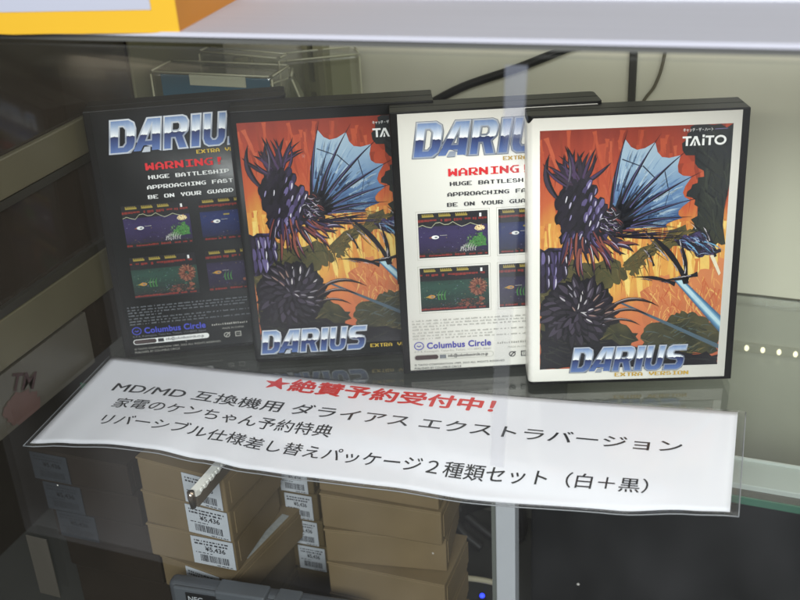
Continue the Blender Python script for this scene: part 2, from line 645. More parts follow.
blk = mat("black_rubber", '#1B1C1B', rough=0.5, var=0.2)
t = tube("cable", spline([(-0.330, 0.757, 0.095), (-0.2905, 0.757, 0.124), (-0.252, 0.757, 0.147), (-0.205, 0.757, 0.1655), (-0.150, 0.757, 0.190)]), 0.0032, blk)
tag(t, "thick black cable running diagonally up the back wall", "cable")
t = box("wall_strip", (-0.1275, -0.1225, 0.7600, 0.7648, 0.02, 0.30), mat("strip_dark", '#2B2B26', rough=0.5), bevel=0.0008)
tag(t, "thin dark upright strip on the back wall above the white case", "strip")
t = tube("wire", spline([(-0.125, 0.758, 0.120), (-0.1165, 0.760, 0.1435), (-0.1085, 0.760, 0.157), (-0.1035, 0.760, 0.178), (-0.101, 0.76, 0.22)]), 0.0011, mat("wire_grey", '#56523F', rough=0.6))
tag(t, "thin curved grey wire hanging on the back wall", "wire")

# reflected LED lights, built as made-up glowing dots on the back wall
led_glint = thing("led_strip", "row of small warm LED lamps glowing low on the back wall", "lamp", (0, 0, 0))
box("strip_base", (-0.045, 0.30, 0.7620, 0.7648, -0.0475, -0.0400), mat("led_base", '#A6A48C', rough=0.5), led_glint)  # made-up base behind the reflected dots
lm = mat("led_glow", '#FFF3CF', emit=2.2)
for k in range(14):
    x = -0.0295 + k * 0.0117
    bm = bmesh.new()
    bmesh.ops.create_uvsphere(bm, u_segments=10, v_segments=6, radius=0.0019, matrix=Matrix.Translation((x, 0.762, -0.0438)) @ Matrix.Diagonal((0.9, 0.5, 1.35, 1)))
    from_bm("led", bm, lm, led_glint, smooth=True)

# dark cabinet with pale top below the shelf, white post beside it
dc = thing("dark_cabinet", "dark cabinet with pale top under the right end of the shelf", "cabinet", (0, 0, 0))
box("carcass", (-0.1530, 0.60, 0.5925, 0.6195, -0.194, -0.0515), mat("cabinet_black", '#17181A', rough=0.35, var=0.3, scale=5), dc, bevel=0.001)
box("top_board", (-0.1530, 0.60, 0.5915, 0.6180, -0.0510, -0.0470), mat("cabinet_top_white", '#DCE4E2', rough=0.35, var=0.1, scale=14), dc, bevel=0.0006)
box("top_edge", (-0.1530, 0.60, 0.6182, 0.6195, -0.0510, -0.0455), mat("bright_edge", '#F0F4F2', rough=0.3), dc)
po = thing("white_post", "white upright metal post beside the dark cabinet", "post", (0, 0, 0))
box("post_body", (-0.1690, -0.1555, 0.560, 0.5705, -0.194, -0.0075), mat("post_white", '#C4C6CC', rough=0.4, var=0.04), po, bevel=0.0008)
box("post_groove", (-0.1722, -0.1692, 0.5615, 0.5700, -0.194, -0.0075), mat("post_grey", '#6E716C', rough=0.3), po)

# grey sheet with red letters on the side wall
sh = thing("plastic_sheet", "grey plastic sheet with dark red letters behind left end of the sign", "sheet", (0, 0, 0))
box("sheet", (-0.4535, -0.4505, 0.42, 0.535, 0.0045, 0.044), mat("sheet_grey", '#4E4A42', rough=0.35, var=0.18, scale=30), sh)
k = Ink((0, 0, 1, 1))
k.shape(text_shape("TM", 0.02), mat("sheet_dark_red", '#331A1C', rough=0.5), 0)
k.poly(ragged(ellipse(0.9, -0.75, 1.0, 0.7, 16), 0.12, 3, 9), mat("sheet_pink", '#573F3A', rough=0.5, var=0.2, scale=50), 0)


def sheet_map(u, v, l):
    # lettering runs slanted over the creased sheet
    a, b = (u - 0.0) / 1.5, v / 0.73
    y = 0.4509 + 0.0231 * a + 0.0066 * b
    z = 0.0309 - 0.0115 * a + 0.0095 * b
    return (-0.4499 + 0.00005 * l, min(max(y, 0.4205), 0.5345), min(max(z, 0.005), 0.0435))


k.build("sheet_lettering", sh, sheet_map)


# ------------------------------------------------------------------ game cases
W, HH, T = 129.878, 176.975, 28.897      # mm
shellM = mat("black_case_plastic", '#0B0B0C', rough=0.42, spec=0.2, var=0.2, scale=40)
paperW = mat("sleeve_white", '#E6E3DB', rough=0.38, coat=0.25, var=0.015, scale=8)
paperK = mat("sleeve_black", '#1B1D1F', rough=0.42, coat=0.12, var=0.05, scale=8)

logo_fill = ramp_mat("logo_chrome", [(0.0, '#5F78AC'), (0.24, '#3F5488'), (0.42, '#2B3A6B'), (0.50, '#1E2750'), (0.515, '#F0F1F2'), (0.66, '#C9D0DC'), (0.84, '#93A6C4'), (1.0, '#5E79A8')],
                     warp=0.14, wscale=5.0, wstretch=(9, 0.2, 1), ink=False)
logo_rim = ramp_mat("logo_rim", [(0.0, '#9AA3B4'), (0.45, '#6C7488'), (0.55, '#7E8694'), (1.0, '#B9BEC8')])
logo_rimK = ramp_mat("logo_rim_silver", [(0.0, '#C9CED8'), (0.45, '#8E95A6'), (0.55, '#B5BAC4'), (1.0, '#D5D8DE')])
logo_dark = mat("ink_shadow_grey", '#3B4152', rough=0.4)
gold = mat("ink_gold", '#BE9A3A', rough=0.4)
goldK = mat("ink_yellow", '#C9A93F', rough=0.4)
red = mat("ink_red", '#D3222A', rough=0.4)
ink_k = mat("ink_black", '#24242A', rough=0.4)
ink_w = mat("ink_white", '#E4E4E2', rough=0.4)
ink_g = mat("ink_grey", '#A7A59E', rough=0.45)
ink_gK = mat("ink_dim_grey", '#6C7076', rough=0.45)
ink_b = mat("ink_violet_blue", '#3E3C9A', rough=0.4)
ink_bK = mat("ink_violet_blue_dark_sleeve", '#3D46B4', rough=0.4)

# generic stand-in picture colours
bgM = ramp_mat("art_glow", [(0.0, '#B4512C'), (0.12, '#C9683A'), (0.26, '#D77A3C'), (0.36, '#E0A03A'), (0.48, '#E6B848'), (0.58, '#DA9630'), (0.70, '#C65A24'), (0.84, '#B23E1D'), (1.0, '#8E2C19')],
               warp=0.22, wscale=3.0, wstretch=(5.5, 0.8, 1))
glowM = ramp_mat("art_column", [(0.0, '#C97B33'), (0.3, '#E3B04A'), (0.7, '#EBC25A'), (1.0, '#C9742C')], warp=0.4, wscale=4, wstretch=(6, 1, 1))
pinkM = ramp_mat("art_salmon", [(0.0, '#B4562C'), (0.5, '#DA8448'), (1.0, '#D07A30')], warp=0.5, wscale=5)
rockM = ramp_mat("art_rock", [(0.0, '#1B1C1E'), (0.35, '#3A3B28'), (0.6, '#2B2F27'), (1.0, '#22262A')], warp=1.1, wscale=7)
mossM = ramp_mat("art_moss", [(0.0, '#2E3022'), (0.5, '#5A5330'), (1.0, '#34372A')], warp=1.2, wscale=9)
plumM = ramp_mat("art_plum", [(0.0, '#17141D'), (0.4, '#241E33'), (0.55, '#4A3D6B'), (0.7, '#1F1A28'), (1.0, '#2F2742')], warp=1.6, wscale=11)
inkM = mat("art_black", '#17161D', rough=0.4)
fan_top = ramp_mat("art_fan", [(0.50, '#1B2336'), (0.62, '#2F4E7E'), (0.74, '#5F84AE'), (0.86, '#93AFC6'), (1.0, '#B2C4D0')], warp=0.12, wscale=9)
lilac = mat("art_lilac", '#8F86B4', rough=0.4)
beamM = ramp_mat("art_beam", [(0.0, '#3C6C9C'), (0.5, '#5C9CC4'), (1.0, '#B8DCE8')], warp=0.5, wscale=9)


def sleeve_mesh(name, parent, material, mirror):
    """sheet wrapped round front, spine and rear; open side ends short of the shell"""
    d = 0.35
    r = 3.2
    prof = [(125.2, -d)]
    for k in range(0, 7):
        a = math.pi / 2 * k / 6
        prof.append((r - (r + d) * math.sin(a), r - (r + d) * math.cos(a)))
    for k in range(0, 7):
        a = math.pi / 2 * k / 6
        prof.append((r - (r + d) * math.cos(a), T - r + (r + d) * math.sin(a)))
    prof.append((125.2, T + d))
    bm = bmesh.new()
    cols = []
    for (u, w) in prof:
        inset = 0.0
        if u < 3.4:
            inset = 3.2 * min(1, (3.4 - u) / 2.6)
        uu = W - u if mirror else u
        cols.append([bm.verts.new((uu / 1000, w / 1000, vv / 1000)) for vv in (2.3, 3.0, 90, HH - 1.2 - inset)])
    for A, B in zip(cols, cols[1:]):
        for k in range(3):
            f = (A[k], A[k + 1], B[k + 1], B[k])
            bm.faces.new(f if not mirror else f[::-1])
    o = from_bm(name, bm, material, parent)
    so = o.modifiers.new("thick", 'SOLIDIFY')
    so.thickness = 0.00018
    so.offset = -1
    for p in o.data.polygons:
        p.use_smooth = len(p.vertices) == 4
    return o


def face_map(u, v, layer):
    return (u / 1000, -(0.40 + 0.030 * layer) / 1000, v / 1000)


def spike(p0, p1, w, bend=0.0, n=9):
    p0, p1 = Vector(p0), Vector(p1)
    d = p1 - p0
    nn = Vector((-d.y, d.x)).normalized()
    L, Rr = [], []
    for i in range(n + 1):
        t = i / n
        c = p0 + d * t + nn * bend * 4 * t * (1 - t)
        ww = w * (1 - t) ** 0.8 * (0.75 + 0.25 * math.sin(3 + t * 9)) + 0.05
        L.append((c.x + nn.x * ww, c.y + nn.y * ww))
        Rr.append((c.x - nn.x * ww, c.y - nn.y * ww))
    return L + Rr[::-1]


def clamp_art(pts, R):
    return [(min(max(x, R[0]), R[2]), min(max(y, R[1]), R[3])) for x, y in pts]


def inside(pt, poly):
    x, y = pt
    c = False
    j = len(poly) - 1
    for i in range(len(poly)):
        (xi, yi), (xj, yj) = poly[i], poly[j]
        if (yi > y) != (yj > y) and x < (xj - xi) * (y - yi) / (yj - yi) + xi:
            c = not c
        j = i
    return c


def cover_art(parent, R):
    """a plain fantasy landscape: glowing cavern, rocks, a big fan leaf, thorn plants and light beams"""
    k = Ink(R)
    w, h = R[2] - R[0], R[3] - R[1]
    r = random.Random(5)

    def A(a, b):
        return (R[0] + a * w, R[1] + b * h)

    def P(pts, m_, layer, amp=0, n=4, seed=1, uvr=None):
        q = [A(*p) for p in pts]
        if amp:
            q = ragged(q, amp, n, seed)
        q = clamp_art(q, R)
        k.poly(q, m_, layer, uvr)
        return q

    def S(p0, p1, ww, m_, layer, bend=0.0):
        k.poly(clamp_art(spike(A(*p0), A(*p1), ww, bend), R), m_, layer)

    def daub(region, n, tones, layer, lo, hi, wid, ang, spread, bend=1.0):
        """brush strokes of several tones that start inside a region"""
        xs = [p[0] for p in region]
        ys = [p[1] for p in region]
        done = tries = 0
        n = int(n * 1.6)
        while done < n and tries < n * 12:
            tries += 1
            x, y = r.uniform(min(xs), max(xs)), r.uniform(min(ys), max(ys))
            if not inside((x, y), region):
                continue
            L, t = r.uniform(lo, hi), ang + r.uniform(-spread, spread)
            x1, y1 = x + L * math.cos(t), y + L * math.sin(t)
            if not inside((x1, y1), region):
                continue
            k.poly(clamp_art(spike((x, y), (x1, y1), r.uniform(.3, 1) * wid * .72, r.uniform(-bend, bend), 6), R), paint(r.choice(tones)), layer + r.uniform(0, .9))
            done += 1

    full = [A(0, 0), A(1, 0), A(1, 1), A(0, 1)]
    k.rect_(*R, bgM, 0)
    upper = [A(0, .62), A(1, .62), A(1, 1), A(0, 1)]
    daub(upper, 60, ('#B4431F', '#BC4A20', '#A23A1C', '#C0522A', '#963419'), 1, 14, 40, 3.6, -1.5, .25, 2)
    mid = [A(0, .30), A(1, .30), A(1, .64), A(0, .64)]
    daub(mid, 170, ('#E09A38', '#E8B044', '#D07C2C', '#EBC056', '#DC8E30', '#F0CC66', '#C86A28'), 1, 12, 44, 2.8, -1.55, .08, 1.2)
    for i in range(9):
        x = 0.36 + i * 0.075 + r.uniform(-.02, .02)
        top = 0.52 + r.uniform(-.03, .08)
        P([(x, top), (x + .02, .31 + r.uniform(-.04, .05)), (x + .035 + r.uniform(0, .02), .30), (x + .03, top - .02)], paint(r.choice(('#EBC056', '#E09A38', '#F0CC66', '#D9892E'))), 2, 0.9, 5, i)
    sal = P([(.55, .33), (.66, .40), (.78, .37), (.90, .42), (1, .46), (1, .20), (.80, .14), (.60, .17)], pinkM, 3, 2.6, 6, 9)
    daub(sal, 90, ('#CC6A36', '#DE9048', '#C0582E', '#E6AE58', '#C8602C', '#E2A04A'), 4, 3, 12, 1.2, -1.4, .7)
    # rock masses
    rk = P([(.80, 1.0), (.74, .93), (.86, .82), (.78, .74), (.84, .66), (.80, .55), (.88, .51), (1, .52), (1, 1)], rockM, 5, 2.6, 6, 3)
    daub(rk, 70, ('#1B2022', '#2A2F2B', '#23282C', '#353A30', '#15191B'), 6, 4, 14, 1.3, -1.2, .7)
    m1 = P([(0, .47), (.10, .49), (.22, .46), (.36, .48), (.47, .44), (.46, .38), (.40, .36), (.35, .30), (.41, .22), (.55, .15), (.52, .06), (.30, 0), (0, 0)], mossM, 5, 2.6, 6, 4)
    daub(m1, 150, ('#2A2D20', '#3F4029', '#55502F', '#33351F', '#6A5F38', '#1F2118', '#48492D'), 6, 3, 13, 1.3, -.3, 1.2)
    m2 = P([(.46, .46), (.60, .53), (.76, .60), (.86, .58), (.72, .52), (.60, .48), (.54, .42), (.50, .40)], mossM, 5, 2.2, 6, 5)
    daub(m2, 45, ('#4A4226', '#6B5A2E', '#34301F', '#7E6A36'), 6, 3, 9, .9, .6, .5)
    m3 = P([(.58, .17), (.72, .22), (.80, .24), (.92, .21), (1, .16), (1, .06), (.80, .04), (.58, .08)], mossM, 5, 2.2, 6, 6)
    daub(m3, 60, ('#3C3F2A', '#5A5836', '#2B2D20', '#4C5A58', '#6E6238'), 6, 3, 10, 1.0, .2, .7)
    for i in range(9):
        x = .46 + .05 * r.random()
        S((.44 + .02 * i, .45 + .012 * i), (.46 + .03 * i + r.uniform(-.04, .04), .38 + .012 * i - r.uniform(0, .06)), .6, paint('#5B4A26'), 7, r.uniform(-2, 2))
    bl_ = P([(0, 0), (0, .18), (.20, .16), (.50, .10), (.80, .06), (1, .045), (1, 0)], inkM, 8, 1.8, 6, 8)
    daub(bl_, 60, ('#1E1D22', '#2A2A2C', '#141318', '#30312A'), 9, 4, 16, 1.2, -.2, .6)
    def leaf(p0, p1, wid, dark, midt, light, layer, bend=0.0):
        """one glossy pointed leaf: dark body, lighter flank, thin highlight"""
        q0, q1 = Vector(A(*p0)), Vector(A(*p1))
        d = q1 - q0
        nn = Vector((-d.y, d.x))
        nn = nn.normalized() if nn.length else Vector((0, 1))

        def blade(off, wf, t0, t1, tone, ly):
            L, Rr = [], []
            for i in range(9):
                t = t0 + (t1 - t0) * i / 8
                c_ = q0 + d * t + nn * (bend * 4 * t * (1 - t) + off)
                ww = wid * wf * math.sin(math.pi * min(1, (0.12 + .88 * i / 8))) ** .8 + .04
                L.append((c_.x + nn.x * ww, c_.y + nn.y * ww))
                Rr.append((c_.x - nn.x * ww, c_.y - nn.y * ww))
            k.poly(clamp_art(L + Rr[::-1], R), paint(tone), ly)

        blade(0, 1.0, 0, 1, dark, layer)
        blade(wid * .25, .55, .08, .85, midt, layer + .3)
        if light:
            blade(wid * .42, .16, .25, .72, light, layer + .6)

    DK = ('#131217', '#1B191F', '#211C26', '#17151B')
    MD = ('#2E2A33', '#3A3340', '#453C4C', '#2A2630')
    HL = ('#8E8892', '#B8B2B6', '#6C6472', '#9A7A70', '#D2CCCC')
    # big round dark plant, lower left
    c = (.21, .25)
    P([(c[0] + .20 * math.cos(i * .42) * (1 + .06 * (i % 2)), c[1] + .14 * math.sin(i * .42) * (1 + .08 * (i % 2))) for i in range(15)], inkM, 9, 1.2, 5, 11)
    ly = 9.5
    for ring, (q0, q1, nn_, wd_) in enumerate(((.12, .225, 26, 3.0), (.08, .175, 20, 2.8), (.045, .125, 15, 2.4), (.0, .075, 9, 2.0))):
        for i in range(nn_):
            a = 6.283 * i / nn_ + ring * .17
            e0, e1 = q0 * r.uniform(.9, 1.1), q1 * r.uniform(.86, 1.1)
            lit = math.cos(a - .6) > -.1
            leaf((c[0] + e0 * math.cos(a), c[1] + e0 * .72 * math.sin(a)), (c[0] + e1 * math.cos(a + .22), c[1] + e1 * .72 * math.sin(a + .22)), wd_ * r.uniform(.8, 1.1),
                 r.choice(DK), r.choice(MD), r.choice(HL) if lit and r.random() < .6 else None, ly, r.uniform(-1, 1))
            ly += .03
    for i in range(3):
        leaf((.34, .235 - .02 * i), (.66 - .05 * i, .265 - .04 * i), 1.3 - .2 * i, '#1A1519', '#4A3B3C', '#B9A6A0', 13, 8 - 2 * i)
    # dark scaled plant, upper left, with a ragged tuft
    cp = P([(.11, .60), (.08, .70), (.12, .79), (.20, .81), (.28, .78), (.33, .70), (.40, .66), (.42, .61), (.36, .58), (.28, .56), (.22, .50), (.13, .52)], inkM, 10, 2.0, 6, 21)
    for i in range(22):
        a = .70 + i * .10
        leaf((.17 + .012 * (i % 6), .77), (.20 + .22 * math.cos(a) * r.uniform(.55, 1.12), .80 + .155 * math.sin(a) * r.uniform(.55, 1)), r.uniform(.8, 1.5), r.choice(DK), r.choice(('#3A2A3C', '#4A3458', '#2E2434')), None, 10.5 + .02 * i, r.uniform(-3, 3))
    leaf((.11, .72), (.05, .91), 1.9, '#151318', '#3A3042', None, 11, 5)
    leaf((.13, .75), (.13, .94), 1.5, '#151318', '#3A3042', '#77707E', 11, -4)
    ly = 11.2
    PD = ('#17141C', '#1E1926', '#261F30', '#141218')
    PM = ('#332B48', '#453A62', '#5A4E7C', '#2C2438', '#6A5E90')
    PH = ('#8F86B4', '#B9B2CC', '#D6D2DC', '#6A5F92')
    for row in range(11):
        for col in range(8):
            x, y = .09 + .042 * col + .02 * (row % 2), .79 - .026 * row
            if not inside(A(x, y), cp):
                continue
            core = x < .23 and y > .60
            leaf((x + .012, y + .018), (x - .012 + r.uniform(-.012, .012), y - .034 + r.uniform(-.008, .006)), r.uniform(2.0, 2.9), r.choice(PD), r.choice(('#241F2C', '#1E1A26') if core else PM),
                 r.choice(PH) if r.random() < (.25 if core else .55) else None, ly, r.uniform(-.8, .8))
            ly += .025
    for i in range(34):
        a = -1.95 + i * .058
        x0, y0 = .15 + .0082 * i, .565 + .035 * math.sin(i * 1.3)
        leaf((x0, y0), (x0 + .17 * math.cos(a) * r.uniform(.5, 1), y0 + .15 * math.sin(a) * r.uniform(.5, 1.1)), r.uniform(.8, 1.6), r.choice(PD), r.choice(('#3A2E50', '#7A3A38', '#2A2234', '#8E4A3C')),
             r.choice(PH) if r.random() < .3 else None, 13.6 + .01 * i, r.uniform(-2.5, 2.5))
    pb = P([(0, .34), (.10, .38), (.16, .46), (.12, .53), (0, .53)], plumM, 10, 1.6, 5, 31)
    for i in range(16):
        x, y = .01 + .022 * (i % 6), .50 - .05 * (i // 6)
        leaf((x, y + .02), (x - .01 + .012 * (i % 3), y - .06), 2.2, r.choice(PD), r.choice(PM), r.choice(PH) if i % 2 else None, 12 + .02 * i, 1)
    # fan leaf
    o = (.37, .60)
    tips = [(.445, .955), (.60, .94), (.735, .885), (.80, .80), (.80, .705), (.76, .635), (.68, .60)]
    pts = [o, (.385, .80)]
    for i, t in enumerate(tips):
        pts.append(t)
        if i < len(tips) - 1:
            q = tips[i + 1]
            mx_, my_ = (t[0] + q[0]) / 2, (t[1] + q[1]) / 2
            for e in (.25, .5, .75):
                bx, by = t[0] + (q[0] - t[0]) * e, t[1] + (q[1] - t[1]) * e
                sag = .10 * (1 - (2 * e - 1) ** 2)
                pts.append((bx + (o[0] - bx) * sag, by + (o[1] - by) * sag))
    fan = P(pts, fan_top, 15)
    for i in range(110):
        t0 = r.randrange(len(tips) - 1)
        e, q0 = r.random(), r.uniform(.35, .8)
        bx, by = tips[t0][0] + (tips[t0 + 1][0] - tips[t0][0]) * e, tips[t0][1] + (tips[t0 + 1][1] - tips[t0][1]) * e
        q1 = min(.9, q0 + r.uniform(.08, .3))
        tone = ('#24304A', '#33486E', '#43618E')[r.randrange(3)] if q0 < .5 else ('#6F8FB2', '#86A3BF', '#A4B9CA', '#5A7CA6')[r.randrange(4)]
        S((o[0] + (bx - o[0]) * q0, o[1] + (by - o[1]) * q0), (o[0] + (bx - o[0]) * q1, o[1] + (by - o[1]) * q1), r.uniform(.3, 1.2), paint(tone), 16, .3)
    for i, t in enumerate(tips):
        S(o, (o[0] + (t[0] - o[0]) * 1.13, o[1] + (t[1] - o[1]) * 1.10), 2.0, inkM, 18, 1.8)
        S((o[0] + (t[0] - o[0]) * .3, o[1] + (t[1] - o[1]) * .3), t, .5, paint('#4E4A78'), 19, 1.6)
    for i in range(16):
        t0 = i % (len(tips) - 1)
        e = r.random()
        bx, by = tips[t0][0] + (tips[t0 + 1][0] - tips[t0][0]) * e, tips[t0][1] + (tips[t0 + 1][1] - tips[t0][1]) * e
        q = r.uniform(.3, .62)
        S(o, (o[0] + (bx - o[0]) * q, o[1] + (by - o[1]) * q), 1.9, paint('#191C28'), 18, r.uniform(-1, 1))
    for i in range(4):
        t, q = tips[i], tips[i + 1]
        f0 = .78 - .05 * (i % 2)
        a_ = A(o[0] + (t[0] - o[0]) * f0, o[1] + (t[1] - o[1]) * f0)
        b_ = A(o[0] + (q[0] - o[0]) * (f0 - .06), o[1] + (q[1] - o[1]) * (f0 - .06))
        k.poly([a_, b_, (b_[0] + .5, b_[1] + .4), (a_[0] + .5, a_[1] + .6)], paint('#2A3448'), 17)
    jn = P([(.30, .58), (.33, .65), (.38, .70), (.42, .68), (.45, .62), (.44, .57)], inkM, 19, 1.6, 5, 41)
    daub(jn, 40, ('#2B2434', '#5A4A70', '#8A4038', '#B8B2C0', '#16131A'), 20, 2, 6, .7, -.4, .8)
    for i in range(16):
        S((.40, .57), (.74 + .06 * r.random(), .585 - .004 * i + .03 * r.random()), .5, paint(r.choice(('#17141C', '#2A2238', '#3C3452'))), 18, r.uniform(-2, 2))
    dk = P([(.72, .55), (.86, .58), (.92, .52), (.98, .49), (.88, .47), (.80, .50)], plumM, 18, 1.8, 5, 43)
    daub(dk, 40, ('#1A1C2C', '#33406A', '#6C86B0', '#141420', '#9AA8C4'), 20, 2, 7, .7, -.5, .5)
    for i in range(6):
        S((.76 + .025 * i, .535), (.83 + .032 * i, .475 + .004 * i), .6, (inkM, beamM)[i % 2], 22, .8)
    # light beams and dark thorn branches at the right
    k.poly(clamp_art([A(.44, .285), A(.45, .29), A(1.0, .09), A(1.0, .07)], R), paint('#4A6070'), 8)
    for (wd_, tone, ly) in ((.040, '#3F6688', 14), (.027, '#5487AA', 15), (.015, '#7FB0C8', 16), (.006, '#B4D4DE', 17)):
        k.poly(clamp_art([A(.735, .385 - wd_ * .25), A(.76, .385 + wd_ * .25), A(1.0, .185 + wd_ * .8), A(1.0, .175 - wd_ * .8)], R), paint(tone), ly)
    k.poly(clamp_art([A(.92, .475), A(.94, .48), A(.985, .40), A(.975, .39)], R), paint('#E2D6B8'), 14)
    for (a, b, ww, bd) in (((.54, .60), (.80, .37), 3.0, -3.4), ((.75, .56), (.80, .36), 2.1, -1.4), ((.66, .38), (.86, .40), 2.2, 1.0), ((.50, .395), (.74, .36), 2.0, -2.0),
                           ((.80, .62), (.95, .49), 1.7, -1.6), ((.76, .56), (.95, .49), 1.1, 1.5), ((.88, .60), (.95, .47), 1.1, -1), ((.56, .52), (.62, .44), .9, -1)):
        S(b, a, ww, inkM, 20, bd)
        for j in range(7):
            t = r.uniform(.1, .8)
            x, y = b[0] + (a[0] - b[0]) * t, b[1] + (a[1] - b[1]) * t
            S((x, y), (x + (a[0] - b[0]) * .16 + r.uniform(-.01, .01), y + (a[1] - b[1]) * .16), r.uniform(.2, .5), paint(r.choice(('#6E6474', '#A49AA6', '#3A3040', '#CFC8CC'))), 22, bd * .2)
    return k.build("cover_picture", parent, face_map)


def logo(parent, u0, v0, u1, v1, dark):
    k = Ink((u0, v0, u1, v1))
    L = logo_loops(u0, v0, u1, v1)
    h = v1 - v0
    k.shape(loops_shape(L, 0.030 * h), logo_dark, 18)
    k.shape(loops_shape(L, 0.018 * h), logo_rimK if dark else logo_rim, 20)
    k.shape(loops_shape(L, -0.026 * h), logo_fill, 22)
    return k.build("logo", parent, face_map)


def ink_shape(name, parent, shape, material, layer=24):
    k = Ink((0, 0, W, HH))
    k.shape(shape, material, layer)
    return k.build(name, parent, face_map)


def publisher_mark(parent, material, jp_mat):
    """white word mark with a dotted i and a bar-less A, small katakana line above"""
    k = Ink((0, 0, W, HH))
    u0, v0, hgt = 90.8, 155.6, 5.7
    a = hgt
    k.shape(loops_shape([[(u0, v0 + .80 * a), (u0 + 5.2, v0 + .80 * a), (u0 + 5.2, v0 + a), (u0, v0 + a)]]), material, 24)
    k.shape(loops_shape([[(u0 + 2.0, v0), (u0 + 3.3, v0), (u0 + 3.3, v0 + .80 * a), (u0 + 2.0, v0 + .80 * a)]]), material, 24)
    x = u0 + 4.3
    k.shape(loops_shape([[(x, v0), (x + 1.3, v0), (x + 3.2, v0 + .74 * a), (x + 5.2, v0), (x + 6.5, v0), (x + 4.2, v0 + a), (x + 2.6, v0 + a)]]), material, 25)
    k.shape(loops_shape([[(x + 2.3, v0), (x + 3.6, v0), (x + 3.3, v0 + .45 * a), (x + 2.9, v0 + .45 * a)]]), material, 25)
    x = u0 + 11.6
    k.shape(loops_shape([[(x, v0), (x + 1.3, v0), (x + 1.3, v0 + .72 * a), (x, v0 + .72 * a)]]), material, 24)
    k.shape(loops_shape([[(x, v0 + .86 * a), (x + 1.3, v0 + .86 * a), (x + 1.3, v0 + 1.12 * a), (x, v0 + 1.12 * a)]]), material, 24)
    x = u0 + 13.4
    k.shape(loops_shape([[(x, v0 + .80 * a), (x + 5.0, v0 + .80 * a), (x + 5.0, v0 + a), (x, v0 + a)]]), material, 24)
    k.shape(loops_shape([[(x + 1.9, v0), (x + 3.2, v0), (x + 3.2, v0 + .80 * a), (x + 1.9, v0 + .80 * a)]]), material, 24)
    cx, cy = u0 + 22.2, v0 + .5 * a
    ring = [[(cx + rx * math.cos(i * math.pi / 14), cy + ry * math.sin(i * math.pi / 14)) for i in range(28)] for rx, ry in ((3.5, .52 * a), (2.2, .31 * a))]
    k.shape(loops_shape(ring), material, 24)
    k.shape(fit(text_shape("\u30ad\u30e3\u30c3\u30c1\u30fb\u30b6\u30fb\u30cf\u30fc\u30c8", 0.01), 91.0, 164.0, 108.5, 166.2), jp_mat, 24)
    k.shape(loops_shape([[(109.5, 165.0), (117, 165.2), (117, 165.45), (109.5, 165.25)]]), lilac, 24)
    return k.build("publisher_mark", parent, face_map)


SCR = {0: ('#2B1F4A', '#171426', '#33275A'), 1: ('#14204E', '#0E1230', '#1C2C66'), 2: ('#16302B', '#12201F', '#234A3E'), 3: ('#221B38', '#141126', '#2E2648')}


